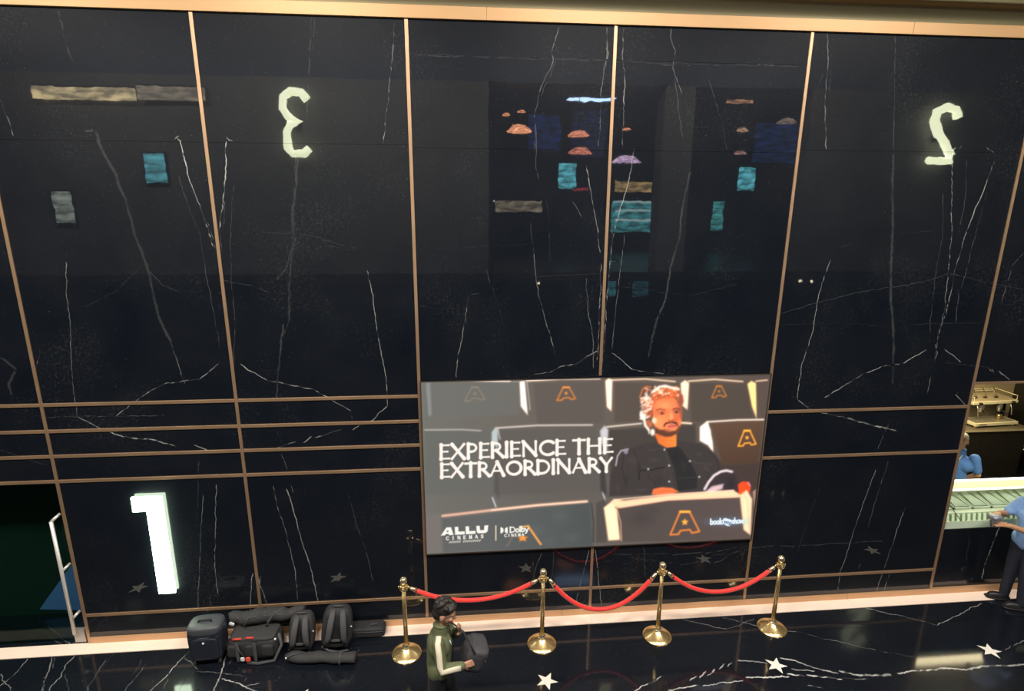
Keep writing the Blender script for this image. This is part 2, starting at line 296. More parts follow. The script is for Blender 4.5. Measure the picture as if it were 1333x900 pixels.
# pixel traces of the visible veins on the wall plane: (points, half width m, strength, dash)
WV = [
 ([(86,341),(87,387),(92,432),(94.5,500),(99.5,527),(100.7,542)], .007, .5, .1),
 ([(100.7,542),(104.4,544.4),(131,558),(162,569)], .012, .75, .2), ([(162,569),(193,572),(213,577),(231,582)], .013, .7, .7), ([(253,580),(277,589)], .011, .7, .3),
 ([(60,543),(147,542),(215,541)], .006, .28, .5), ([(151,542),(171,527),(195.5,509)], .009, .6, .1), ([(195.5,509),(213,500),(258,495)], .011, .5, .9), ([(258,495),(271,485),(285,473.5)], .009, .6, .2),
 ([(226.7,182),(229.5,179),(233.5,178)], .008, .8, 0), ([(230,180),(234,184.5),(245.5,228),(260.7,269.5)], .010, .9, .15), ([(260.7,269.5),(270,296),(277.7,322)], .012, .6, .6),
 ([(263,275),(273,298),(281,328)], .007, .4, .7),
 ([(294,179),(297,182),(302,183.4)], .008, .8, 0), ([(294.7,184.5),(294,224),(290,266)], .010, .9, .15), ([(290,266),(285,300),(284,326)], .012, .6, .6), ([(293,262),(288,310),(287,330)], .006, .4, .6),
 ([(232,228),(242,262),(260.7,307),(266,341),(274,387),(281.5,424),(287,455)], .007, .2, .1), ([(305,239),(300,311),(302,371.5),(306,424),(304,496)], .007, .2, .1),
 ([(124.7,171),(132,194),(151,228),(166,269.5),(177.5,311),(191,345),(200,383),(208,417),(223,447)], .024, .13, 0), ([(166,269.5),(177.5,311),(191,345),(200,383)], .010, .16, .1),
 ([(213,425),(223,447),(234,481),(240,500)], .011, .32, .1), ([(76.5,12.7),(84,51),(97,84)], .014, .16, .3), ([(189,349),(211.5,371.5),(234,381)], .012, .14, .1),
 ([(185,345),(150,380),(110,400)], .010, .08, .1), ([(110,171),(122,172)], .018, .2, 0),
 ([(0,130),(11.5,158),(18,178.5)], .010, .45, .3), ([(0,465),(20,480),(12,500),(16,520)], .02, .12, .2), ([(52,455),(47,480)], .008, .4, .3),
 ([(388,205),(386,240),(380,275.6),(383,316),(379,345),(377,368),(377,417)], .020, .12, 0), ([(385,200),(383,260),(384,316)], .007, .18, .2), ([(379,345),(376,380),(377,417),(368.8,440)], .007, .25, .2),
 ([(368.8,421),(363.5,467),(360,520)], .016, .15, 0), ([(383,316),(372,350),(360,365)], .014, .1, 0),
 ([(478,352),(485.7,385),(488.6,417),(495.7,456),(502.8,491.6),(505,528.6)], .008, .6, .1), ([(505,528.6),(495,537),(486,547.5),(475.5,551)], .010, .7, .2), ([(475.5,551),(458,560)], .010, .7, .2),
 ([(313,473.5),(321.5,480),(347,495)], .010, .65, .1), ([(347,495),(375.5,500),(392,504)], .011, .6, .8), ([(392,504),(408,507),(427,518),(456.5,535)], .010, .7, .2), ([(456.5,535),(459,546)], .006, .3, .2),
 ([(445,560),(435,562),(410.6,570.5)], .013, .75, .6), ([(405,568),(394.4,576)], .012, .7, .2), ([(385,576),(373,578.6),(351,587)], .012, .65, .7),
 ([(355,632),(361,659.4),(371,686.6),(378.5,719),(384.7,748.5),(388,781)], .008, .6, .1), ([(373.6,637),(383.5,669),(392,701.5),(401,729),(408,756),(414,783)], .010, .7, .1),
 ([(378.5,632),(381.5,642)], .007, .5, 0), ([(367,591),(373,612)], .007, .4, .1), ([(360,560),(372,590)], .006, .1, .1), ([(453,644.5),(464,684),(477.5,719),(485,756)], .007, .28, .2),
 ([(282,631),(280.7,681.7),(279.5,724),(280.7,751),(284.5,780.7)], .008, .5, .1), ([(264.7,644.5),(261,699),(259,758.4),(257.7,793)], .008, .45, .15), ([(258,600),(258,650),(255,680)], .006, .25, .3),
 ([(329,746),(325.3,783),(326,797)], .009, .7, .1), ([(332.5,742),(339,761),(348,785.6)], .010, .75, .1), ([(339,750),(336,780)], .007, .4, .1),
 ([(514,30),(512.4,48.5),(510,76.5),(506,122.4)], .008, .5, .4), ([(506,122.4),(502,158),(499,189)], .009, .6, .4), ([(405,23),(401.4,97),(400,150)], .012, .16, .3), ([(410,23),(407,80)], .008, .15, .3),
 ([(340,301.6),(400,306),(467,324.7)], .007, .12, .2), ([(290,366),(330,372),(350,380)], .008, .14, .2), ([(420,320),(470,326)], .006, .15, .2),
 ([(728,35),(722,54),(717,68),(720,79),(712,99),(702,121)], .009, .45, .2), ([(702,121),(696,151.7),(697,175),(696,194)], .010, .25, .3), ([(722,54),(727,70),(717,95),(704,125)], .007, .2, .4),
 ([(699,170),(697,212.7),(701,234)], .008, .22, .2), ([(695,330),(701,383),(708,412),(717,440),(723,461.6)], .009, .45, .15), ([(690,290),(695,330)], .007, .2, .2), ([(712,260),(716,300),(714,340)], .01, .12, .2),
 ([(790,35),(790,70.6),(786,95),(782,121)], .009, .65, .3), ([(792,55),(792,72),(788,88)], .007, .45, .5), ([(782,121),(782,157.7),(779,192)], .009, .5, .4),
 ([(812,38),(811,71),(813,109),(812,138)], .010, .65, .4), ([(812,138),(811,175.6),(811,193)], .009, .5, .4),
 ([(764,216),(768.4,248),(775.6,287),(781,330)], .009, .6, .2), ([(825,193),(822,223),(813,255),(802,287),(797,319),(794.4,348)], .009, .6, .3), ([(797,300),(795,345)], .008, .5, .6),
 ([(782.6,340.7),(781,383),(779,447),(777,470)], .009, .55, .7), ([(790,383),(786,454),(784,472)], .009, .6, .6), ([(794,345),(790,383)], .009, .5, .7),
 ([(813,305),(807.5,348),(802,397.5),(797,454)], .007, .35, .1), ([(745,262),(759,287)], .007, .3, .1), ([(763,362),(765,401),(772,444),(773,480)], .007, .35, .1),
 ([(779,456),(763,465)], .010, .65, .2), ([(763,465),(749,474),(731,477.5),(715,485)], .011, .7, .6), ([(715,485),(695.5,487)], .009, .5, .5),
 ([(797,460),(809,468.7),(823.5,481)], .010, .75, .1), ([(823.5,481),(845,485),(865,487)], .009, .45, .8),
 ([(610,386),(603,428),(596,467),(594,491.6)], .008, .55, .1), ([(612,384),(625,382)], .006, .2, 0), ([(640,370),(655,420)], .007, .12, .3), ([(634,350),(638,372)], .006, .3, .4),
 ([(898,223),(887.5,277),(884,312),(873,348),(866,390),(854,419),(843,465)], .018, .16, 0), ([(866,390),(854,419),(847,450)], .009, .25, .2),
 ([(872.7,36.7),(873,49),(879.5,67)], .009, .6, .1), ([(879.5,67),(875.5,89),(881,102),(888,122)], .007, .4, .2), ([(878,102),(882,129),(885.5,158),(888,184)], .007, .28, .2), ([(892,131),(903,158)], .008, .14, .2),
 ([(923,104),(932,135.5),(940,162),(945.5,195.5)], .007, .22, .2), ([(655,490),(720,488)], .005, .1, .3), ([(545,398),(560,400)], .005, .2, .3), ([(560,325),(640,320),(690,318)], .006, .09, .2),
 ([(700,360),(740,358),(780,357)], .007, .10, .2), ([(800,372),(900,385),(960,370)], .007, .10, .2),
 ([(1077,42),(1077,80),(1074,124),(1075.5,195)], .012, .55, .4), ([(1071,95),(1066,110),(1060,130)], .02, .12, .3), ([(1083,60),(1080,120)], .02, .1, .4),
 ([(1165,45),(1165,80),(1163.7,195.5)], .010, .2, .3), ([(1162,200),(1162,300),(1159,380),(1162,416),(1163,464),(1162,500)], .026, .13, 0), ([(1161,330),(1159,380),(1162,416),(1163,464)], .008, .25, .2),
 ([(1240,196),(1245,193)], .008, .8, 0), ([(1249,194),(1252,190)], .008, .7, 0), ([(1240,198),(1239,256)], .009, .8, .15), ([(1239,256),(1239,300),(1234,360),(1230,400)], .010, .65, .6), ([(1230,400),(1222,435),(1216,468)], .010, .6, .7),
 ([(1284,192),(1288,196)], .008, .8, 0), ([(1290,196),(1294,198)], .008, .8, 0), ([(1294,210),(1282,244),(1266,280),(1254,314)], .010, .75, .25), ([(1254,314),(1244,348),(1232,408),(1220,436)], .010, .6, .7),
 ([(1217,448),(1219,455),(1216,470),(1221,458)], .008, .7, .1),
 ([(1228,252),(1227,312),(1219,344),(1212,408),(1210,448)], .007, .28, .1), ([(1258,208),(1256,264),(1248,304)], .007, .25, .2), ([(1272,296),(1258,352),(1248,384),(1244,420)], .007, .28, .3), ([(1285,250),(1272,296)], .008, .14, .2),
 ([(1073,518),(1100,502),(1123,487)], .010, .75, .1), ([(1123,487),(1148,478),(1172,474)], .011, .65, .7), ([(1176,473),(1190,464),(1206,455)], .009, .75, .1), ([(1230,455),(1240,463),(1251,471)], .010, .8, .1),
 ([(1278,478),(1284,478),(1290,484)], .009, .5, .6), ([(1300,482.7),(1315,496)], .011, .75, .1), ([(1291,480),(1293.5,484.5)], .009, .6, 0),
 ([(1081,339),(1067,379.5),(1058,429),(1044,476),(1037,519.5)], .008, .62, .05), ([(1037,519.5),(1051.5,531)], .010, .7, .1), ([(1051.5,532),(1071,538),(1095,542.5)], .012, .6, .7), ([(1095,542.5),(1111,547),(1128,551.5),(1167,562)], .014, .75, .6),
 ([(1011,410),(1060,395),(1120,380),(1200,368),(1236,356)], .008, .18, .1), ([(1236,356),(1292,370),(1333,376)], .008, .18, .1), ([(1011,423),(1090,421),(1154,424.6)], .008, .10, .1), ([(1190,422),(1290,420)], .010, .10, .1),
 ([(1094,322),(1108,318)], .006, .25, .1), ([(1170,305),(1220,300)], .006, .12, .1), ([(1230,473),(1290,478)], .006, .2, .1), ([(1207,512),(1211,490)], .008, .45, .2), ([(1244,514),(1257.5,528)], .011, .7, .1),
 ([(1140,611.5),(1122,661),(1107,706),(1093.5,745),(1091,769)], .008, .6, .1), ([(1156.5,601),(1140,652),(1129.5,688)], .007, .45, .2), ([(1122,731.5),(1116,743.5)], .007, .45, .1),
 ([(1177.5,662.5),(1159.5,715),(1150.5,742),(1141.5,769)], .009, .65, .15), ([(1158,748),(1151,769)], .008, .6, .1), ([(1160,548),(1152,562),(1142.5,584.5)], .007, .4, .2), ([(1068,634),(1058,660),(1047,691),(1038,720)], .007, .14, .2),
 ([(1333,330),(1318,344),(1304,392),(1302,400)], .010, .25, .3),
 ([(705,720),(701,730),(697,743),(693,760)], .007, .45, .2), ([(767,716),(764,726),(752,775),(750,790)], .008, .55, .2), ([(775,716),(783,788)], .008, .6, .1), ([(768,765),(758,790)], .006, .4, .2), ([(838,712),(840,751)], .007, .35, .2),
 ([(721,716),(719,745),(716,775)], .006, .3, .2), ([(80,660),(70,640)], .006, .2, 0), ([(0,586),(60,605)], .01, .12, .2),
 ([(531,70),(660,75),(799,79)], .012, .13, .2), ([(803,80),(930,84),(1052,86)], .012, .13, .2), ([(540,72),(600,73)], .012, .14, .3), ([(860,84),(900,85)], .012, .16, .2), ([(985,84),(1008,85)], .012, .2, .3),
]
FV = [
 ([(825,901),(836.7,892.5),(851.4,886),(860,881)], .014, .8, .4), ([(897.6,887),(906,881)], .014, .9, 0), ([(910,883),(920,873.6)], .015, .9, .1), ([(921,880),(931,871.5)], .015, .9, .1), ([(936,872),(943,865)], .014, .9, 0), ([(948,869),(953,863)], .014, .9, 0),
 ([(959.6,860),(977.5,861),(998.5,864.5)], .018, .95, .1), ([(1015,857),(1030,860),(1062.5,870),(1092.5,877)], .020, .95, .1), ([(1030,871),(1047,873),(1060,874.5)], .016, .7, .5),
 ([(1092,874),(1110,878),(1125,879),(1160,879)], .030, 1.0, .4), ([(869,899.4),(897.6,895),(910,893)], .016, .85, .1), ([(915,893),(969,886)], .014, .8, .1), ([(971,882),(990,882),(1012,881.5),(1028,881)], .020, .95, .2),
 ([(1025,877),(1047,881)], .022, .95, .2), ([(1050,879),(1070,882),(1096,885)], .020, .95, .2), ([(1098,883),(1110,884),(1130,885)], .014, .7, .5), ([(1050,893),(1073,897)], .012, .5, .2),
 ([(1168,878),(1180,876),(1215,873)], .020, .95, .3), ([(1215,873),(1232,870),(1260,872),(1277,868.6),(1330,866),(1345,864)], .024, 1.0, .1),
 ([(1021,821),(1045,823.7),(1067.5,830),(1097.5,837),(1155,849.4)], .010, .5, .1), ([(1155,849.4),(1195,857),(1225,865)], .008, .25, .2), ([(1127.5,793),(1175,802.4),(1220,814.4)], .010, .6, .1), ([(1220,814.4),(1240,803.7),(1278.5,785.4)], .010, .6, .1),
 ([(1301,848.7),(1317,842),(1345,829)], .010, .5, .1), ([(886.7,805.5),(946.5,820)], .011, .45, .1), ([(946.5,820),(965,813),(982,805.5)], .010, .35, .1), ([(939,804),(965,810),(988,815.5)], .010, .5, .1),
 ([(99,850),(95.6,855),(84,867),(80,880.5),(68,892),(64,902)], .012, .55, .1), ([(67,856),(66,869),(58.5,886),(56,902)], .012, .5, .1), ([(71,856),(69,870)], .008, .4, .1), ([(36,857),(19.5,878.5),(-6,898)], .011, .55, .1),
 ([(136.5,860),(125,878.5),(116,894),(114,904)], .009, .35, .1), ([(190,865),(175.5,884),(160,903)], .010, .5, .1), ([(247.7,848),(224,872.7),(194,902)], .011, .8, .05), ([(240,857),(249.7,862),(259.5,872)], .010, .5, .1), ([(220,884),(211.6,898)], .009, .45, .1),
 ([(0,878),(14,900)], .011, .45, .1), ([(84,878.5),(90,900)], .009, .3, .1), ([(186,858),(172,880)], .02, .14, .1), ([(57,882),(58,900)], .009, .4, .1), ([(150,850),(125,880)], .012, .12, .1),
 ([(297,849),(295.7,852.5),(280,898.7),(278,906)], .016, .9, 0), ([(289,883),(303,889),(320,894.5),(336,901)], .015, .75, .1), ([(291.5,877.7),(317.7,881),(321,882)], .010, .5, .1), ([(320,893.4),(339,889)], .012, .5, .1), ([(322,883),(316,888)], .009, .45, .1), ([(328,896),(342,895)], .012, .4, .2),
 ([(256,874.5),(284,876.6),(291,877)], .009, .4, .1), ([(240,857),(257,870)], .009, .4, .1), ([(302,859),(297,866)], .010, .3, .1),
 ([(52.7,818),(80,840)], .010, .35, .1), ([(62,816),(94,841)], .010, .45, .1), ([(620,847),(700,842)], .006, .06, .2), ([(900,875),(905,880)], .01, .2, 0), ([(1187,862),(1192,840)], .008, .08, .1),  # two faintest strokes: strip reflections painted into the floor colour, not veins
]

# ------------------------------------------------------------------ setting: floor
XL, XR, YN, YF = -13.0, 15.0, -15.5, 5.0
floor = structure('floor', 'polished black marble floor with white veins and inlaid ivory stars'); floor['category'] = 'floor'
FLOOR_TILES = []
xe = [XL, -9.0, -5.6, -3.0, -0.43, 2.16, 4.74, 7.32, 10.0, XR]
ye = [YN, -9.0, -6.2, -3.6, -1.52, -0.5, -0.176]
for i in range(len(xe) - 1):
    for j in range(len(ye) - 1):
        FLOOR_TILES.append((xe[i], xe[i + 1], ye[j], ye[j + 1]))
for i in range(len(xe) - 1): FLOOR_TILES.append((xe[i], xe[i + 1], 0.0, YF))
fb = []
G = 0.0012
for (x0, x1, y0, y1) in FLOOR_TILES:
    fb.append(MB().box(x0 + G, x1 - G, y0 + G, y1 - G, -0.03, 0.0))
def tile_of(p, rects):
    for i, (a, b, c, d) in enumerate(rects):
        if a <= p[0] < b and c <= p[1] < d: return i
    return None
for k, (pts, wd, s, dash) in enumerate(FV):
    for sg in ribbons([on_floor(p) for p in pts], wd * 0.6, s ** 1.7, dash, seed=k + 500, jit=0.008):
        mid = ((sg[0][0] + sg[1][0]) / 2, (sg[0][1] + sg[1][1]) / 2); t = tile_of(mid, FLOOR_TILES)
        if t is not None: add_ribbon(fb[t], sg, lambda p, z=0.0004 + 0.00002 * (k % 17): (p[0], p[1], z))
for mb in fb: mb.build('marble_tile', M_FLOOR, floor)
MB().box(XL, XR, YN, YF, -0.12, -0.031).build('subfloor', M_BLACK, floor)
for k in range(7):         # row of inlaid stars, one per tile module
    cx, cy = -1.715 + 2.582 * (k - 2), -0.985
    poly = []
    for i in range(10):
        r = 0.122 if i % 2 == 0 else 0.05; a = -PI / 2 + i * PI / 5 + 0.10
        poly.append((cx + r * math.cos(a), cy + r * math.sin(a)))
    if -7 < cx < 8: MB().prism(poly, -0.004, 0.0012, 'xy').build('star_inlay', M_STAR, floor)
border = structure('trim_1', 'pale copper border strip inlaid along the foot of the black wall'); border['category'] = 'trim'
bx = [XL, -6.9, -4.33, -1.2, 1.55, 4.95, 7.4, 10.6, XR]
for a, b in zip(bx[:-1], bx[1:]): MB().box(a + 0.001, b - 0.001, -0.175, -0.001, -0.03, 0.006).build('border_strip', M_BORDER, border)

# ------------------------------------------------------------------ setting: the marble wall
XA, XB, XC, XD, XE, XF = -4.33, -2.386, -0.454, 1.551, 3.551, 6.10
ZTOP, ZB0, Z1, Z2, Z3, Z4, R1, R2, ZL, ZS = 6.66, 0.379, 2.927, 2.635, 2.35, 2.06, 2.626, 2.042, 2.935, 5.535
wall = structure('wall_back', 'tall wall of polished black marble slabs divided by copper strips'); 
cols = [(-9.2, XA, [2.06, Z3, Z2, Z1, ZS, ZTOP]), (XA, XB, [0.0, ZB0, Z4, Z3, Z2, Z1, ZS, ZTOP]), (XB, XC, [0.0, ZB0, Z4, Z3, Z2, Z1, ZS, ZTOP]),
        (XC, XD, [0.0, ZB0, 2.0, 5.51, 6.35, ZTOP]), (XD, XE, [0.0, ZB0, 2.0, 5.51, 6.35, ZTOP]), (XE, XF, [0.0, ZB0, R2, R1, 5.54, ZTOP]), (XF, 11.5, [ZL, 5.54, ZTOP])]
PAN = []
for (x0, x1, zs) in cols:
    for a, b in zip(zs[:-1], zs[1:]): PAN.append((x0, x1, a, b))
PAN += [(-9.2, -6.9, 0.0, 2.06), (XL, -9.2, 0, 3.3), (XL, -9.2, 3.3, ZTOP), (10.6, 11.5, 0, ZL), (11.5, XR, 0, 3.3), (11.5, XR, 3.3, ZTOP)]
pb = [MB().box(x0 + 0.0012, x1 - 0.0012, 0.0, 0.1, a + 0.0012, b - 0.0012) for (x0, x1, a, b) in PAN]
for k, (pts, wd, s, dash) in enumerate(WV):
    for sg in ribbons([on_wall(p) for p in pts], wd * (0.62 if wd < .014 else 0.8), (s ** 1.4) * (0.75 if wd < .014 else 0.75), dash, seed=k + 11, jit=0.005):
        mid = ((sg[0][0] + sg[1][0]) / 2, (sg[0][1] + sg[1][1]) / 2); t = tile_of(mid, PAN)
        if t is not None: add_ribbon(pb[t], sg, lambda p, y=-0.0004 - 0.00002 * (k % 17): (p[0], y, p[1]))
for mb in pb: mb.build('marble_slab', M_WALL, wall)
MB().box(XL, -6.9, 0.101, 0.2, 0, 8.7).build('wall_core', M_BLACK, wall)
MB().box(-6.9, XA, 0.101, 0.2, 2.06, 8.7).build('wall_core', M_BLACK, wall)
MB().box(XA + 0.0, XF, 0.101, 0.2, 0, 8.7).build('wall_core', M_BLACK, wall)
MB().box(XF, 10.6, 0.101, 0.2, ZL, 8.7).build('wall_core', M_BLACK, wall)
MB().box(10.6, XR, 0.101, 0.2, 0, 8.7).build('wall_core', M_BLACK, wall)
HW, PR = 0.0165, 0.010
def vstrip(x, z0, z1): MB().box(x - HW, x + HW, -PR, 0.02, z0, z1).build('copper_strip', M_BRASS, wall, bevel=0.003)
def hstrip(z, x0, x1, h=0.018): MB().box(x0, x1, -PR - 0.002, 0.02, z - h, z + h).build('copper_strip', M_BRASS, wall, bevel=0.003)
vstrip(XA, 0.0, ZTOP)
for x in (XB, XC, XE): vstrip(x, 0.1, ZTOP)
vstrip(XD, 0.1, 0.95); vstrip(XD, 3.12, ZTOP); vstrip(XF, 0.1, ZTOP)
for z in (Z1, Z2, Z3, Z4):
    hstrip(z, XA + HW, XB - HW); hstrip(z, XB + HW, XC - HW); hstrip(z, -9.2, XA - HW)
for z in (R1, R2): hstrip(z, XE + HW, XF - HW)
for a, b in ((XA, XB), (XB, XC), (XC, XD), (XD, XE), (XE, XF)): hstrip(ZB0, a + HW, b - HW, 0.017)
MB().box(XF + HW, 11.5, -PR, 0.10, ZL - 0.03, ZL + 0.0).build('lintel_strip', M_BRASS, wall, bevel=0.003)
MB().box(XF - HW, XF + HW, 0.02, 0.2, 0.0, ZL).build('jamb_strip', M_BRASS, wall)
base = structure('baseboard_back', 'copper skirting board along the foot of the marble wall'); base['category'] = 'baseboard'
for a, b in ((XA + HW, -1.2), (-1.2, 1.2), (1.2, 4.95), (4.95, 7.3), (7.3, 10.5)): MB().box(a + 0.001, b - 0.001, -0.014, 0.0 if b < 6.2 else 0.019, 0.006, 0.086).build('skirting_board', M_SKIRT, base, bevel=0.002)

# top band, cove and fascia
band = structure('trim_2', 'glowing copper band along the top of the black marble wall'); band['category'] = 'trim'
for a, b in zip([XL, -8, -4.2, 0.3, 4.6, 9], [-8, -4.2, 0.3, 4.6, 9, XR]): MB().box(a + 0.001, b - 0.001, -0.03, 0.1, ZTOP, ZTOP + 0.112).build('copper_band', M_BAND, band, bevel=0.003)
cove = structure('trim_3', 'dark bronze cove moulding above the copper band'); cove['category'] = 'trim'
prof = [(0.1, 6.775), (-0.02, 6.775)] + [(-0.02 - 0.15 * (1 - math.cos(t)), 6.775 + 0.15 * math.sin(t)) for t in np.linspace(0.1, PI / 2, 9)] + [(-0.175, 6.935), (-0.175, 6.965), (0.1, 6.965)]
cm = MB().prism(prof, XL, XR, 'yz').build('cove_moulding', mat('dark_bronze', (0.21, 0.18, 0.105), 0.38, 0.7), cove)
autosmooth(cm, 35)
for a, b in ((XL, -6), (-6, -1.5), (-1.5, 3), (3, 6.0), (6.0, 6.9), (6.9, 9.0), (9, XR)): MB().box(a + 0.02, b - 0.02, -0.20, 0.1, 6.967, CEIL).build('fascia_panel', mat('red_brown_wood', (0.22, 0.075, 0.05), 0.4, noise=0.3, nscale=5), cove)
MB().box(XL, XR, -0.17, 0.1, 6.967, CEIL).build('fascia_back', mat('copper_joint', (0.7, 0.35, 0.2), 0.4, 0.5), cove)

# rest of the hall shell
ceil = MB().box(XL, XR, YN, YF, CEIL, CEIL + 0.1).build('ceiling', mat('ceiling_paint', (0.06, 0.06, 0.065), 0.8, noise=0.2, nscale=1)); tag_struct(ceil, 'dark painted ceiling of the lobby hall', 'ceiling')
MB_side = mat('side_wall_paint', (0.04, 0.036, 0.032), 0.5, noise=0.2, nscale=1.5)
tag_struct(MB().box(XL - 0.1, XL, YN, YF, 0, CEIL).build('wall_left', MB_side), 'dark side wall closing the hall on the left', 'wall')
tag_struct(MB().box(XR, XR + 0.1, YN, YF, 0, CEIL).build('wall_right', MB_side), 'dark side wall closing the hall on the right', 'wall')
tag_struct(MB().box(XL, XR, YN - 0.1, YN, 0, CEIL).build('wall_front', mat('navy_paint', (0.012, 0.03, 0.075), 0.6, noise=0.3, nscale=1.2)), 'dark blue far wall of the upper lobby', 'wall')
tag_struct(MB().box(XL, XR, YF, YF + 0.1, 0, CEIL).build('wall_rear', M_BLACK), 'dark wall behind the serving alcove', 'wall')
for i, (x, y) in enumerate(LAMPS):  # unseen lamp panels added to light the hall from above
    t = thing('ceiling_lamp', ['ceiling lamp panel of the atrium, far left', 'ceiling lamp panel of the atrium, left of centre', 'ceiling lamp panel of the atrium, right of centre', 'ceiling lamp panel of the atrium, far right'][i], 'lamp', (x, y, CEIL), 0, 'atrium ceiling lamps')
    MB().box(-1.06, 1.06, -0.56, -0.5, -0.13, 0).box(-1.06, 1.06, 0.5, 0.56, -0.13, 0).box(-1.06, -1.0, -0.5, 0.5, -0.13, 0).box(1.0, 1.06, -0.5, 0.5, -0.13, 0).build('frame', M_BLACK, t)
    MB().box(-1, 1, -0.5, 0.5, -0.11, -0.09).build('diffuser', mat('lamp_diffuser', (0.9, 0.9, 0.85), 0.5, emit=(1, 0.88, 0.72), strength=3.0), t)

# ------------------------------------------------------------------ LED screen with its moving picture frozen as a flat print of light
class Paint:
    def __init__(s, PX, PY):
        s.X = PX.ravel(); s.Y = PY.ravel(); s.col = np.zeros((s.X.size, 3), dtype=np.float32)
    def sel(s, x0, x1, y0, y1):
        return np.nonzero((s.X > x0) & (s.X < x1) & (s.Y > y0) & (s.Y < y1))[0]
    def blend(s, idx, a, col):
        c = np.asarray(col, dtype=np.float32); a = a[:, None]
        s.col[idx] = s.col[idx] * (1 - a) + c * a
    def poly(s, pts, col, soft=0.6, op=1.0, col2=None, ax=None):
        P = np.array(pts, dtype=np.float32); m = soft + 1
        idx = s.sel(P[:, 0].min() - m, P[:, 0].max() + m, P[:, 1].min() - m, P[:, 1].max() + m)
        if idx.size == 0: return
        x = s.X[idx]; y = s.Y[idx]; ins = np.zeros(x.shape, bool); d2 = np.full(x.shape, 1e9, np.float32)
        for (a, b) in zip(P, np.roll(P, -1, 0)):
            ex, ey = b - a; L = ex * ex + ey * ey + 1e-9
            t = np.clip(((x - a[0]) * ex + (y - a[1]) * ey) / L, 0, 1)
            d2 = np.minimum(d2, (x - a[0] - t * ex) ** 2 + (y - a[1] - t * ey) ** 2)
            c = ((a[1] > y) != (b[1] > y)) & (x < (b[0] - a[0]) * (y - a[1]) / ((b[1] - a[1]) if abs(b[1] - a[1]) > 1e-9 else 1e-9) + a[0])
            ins ^= c
        sd = np.sqrt(d2) * np.where(ins, 1, -1)
        al = np.clip(sd / (2 * soft) + 0.5, 0, 1) * op
        c = np.asarray(col, dtype=np.float32)
        if col2 is not None:
            (ax0, ay0), (ax1, ay1) = ax; L = (ax1 - ax0) ** 2 + (ay1 - ay0) ** 2
            t = np.clip(((x - ax0) * (ax1 - ax0) + (y - ay0) * (ay1 - ay0)) / L, 0, 1)[:, None]
            c = c * (1 - t) + np.asarray(col2, dtype=np.float32) * t
        s.col[idx] = s.col[idx] * (1 - al[:, None]) + c * al[:, None]
    def line(s, pts, col, w=1.2, soft=0.5, op=1.0, flare=0.0):
        P = np.array(pts, dtype=np.float32); m = w * (1 + flare) + soft + 1
        idx = s.sel(P[:, 0].min() - m, P[:, 0].max() + m, P[:, 1].min() - m, P[:, 1].max() + m)
        if idx.size == 0: return
        x = s.X[idx]; y = s.Y[idx]; best = np.full(x.shape, -1e9, np.float32); n = len(P) - 1
        for i in range(n):
            a, b = P[i], P[i + 1]; ex, ey = b - a; L = ex * ex + ey * ey + 1e-9
            t = np.clip(((x - a[0]) * ex + (y - a[1]) * ey) / L, 0, 1)
            d = np.sqrt((x - a[0] - t * ex) ** 2 + (y - a[1] - t * ey) ** 2)
            g = (i + t) / n; ww = w * (1 + flare * np.abs(2 * g - 1) ** 3) if flare else w
            best = np.maximum(best, ww / 2 - d)
        al = np.clip(best / (2 * soft) + 0.5, 0, 1) * op
        s.blend(idx, al, col)
    def ell(s, c, rx, ry, col, soft=0.8, op=1.0, ang=0.0):
        m = max(rx, ry) + soft + 1; idx = s.sel(c[0] - m, c[0] + m, c[1] - m, c[1] + m)
        if idx.size == 0: return
        x = s.X[idx] - c[0]; y = s.Y[idx] - c[1]; ca, sa = math.cos(ang), math.sin(ang)
        u = (x * ca + y * sa) / rx; v = (-x * sa + y * ca) / ry; r = np.sqrt(u * u + v * v)
        al = np.clip((1 - r) * min(rx, ry) / (2 * soft) + 0.5, 0, 1) * op
        s.blend(idx, al, col)
    def glow(s, c, rx, ry, col, op=1.0):
        idx = s.sel(c[0] - 3 * rx, c[0] + 3 * rx, c[1] - 3 * ry, c[1] + 3 * ry)
        if idx.size == 0: return
        r2 = ((s.X[idx] - c[0]) / rx) ** 2 + ((s.Y[idx] - c[1]) / ry) ** 2
        s.blend(idx, np.exp(-r2) * op, col)

def arc(cx, cy, rx, ry, a0, a1, n=14):
    return [(cx + rx * math.cos(math.radians(a0 + (a1 - a0) * i / n)), cy + ry * math.sin(math.radians(a0 + (a1 - a0) * i / n))) for i in range(n + 1)]
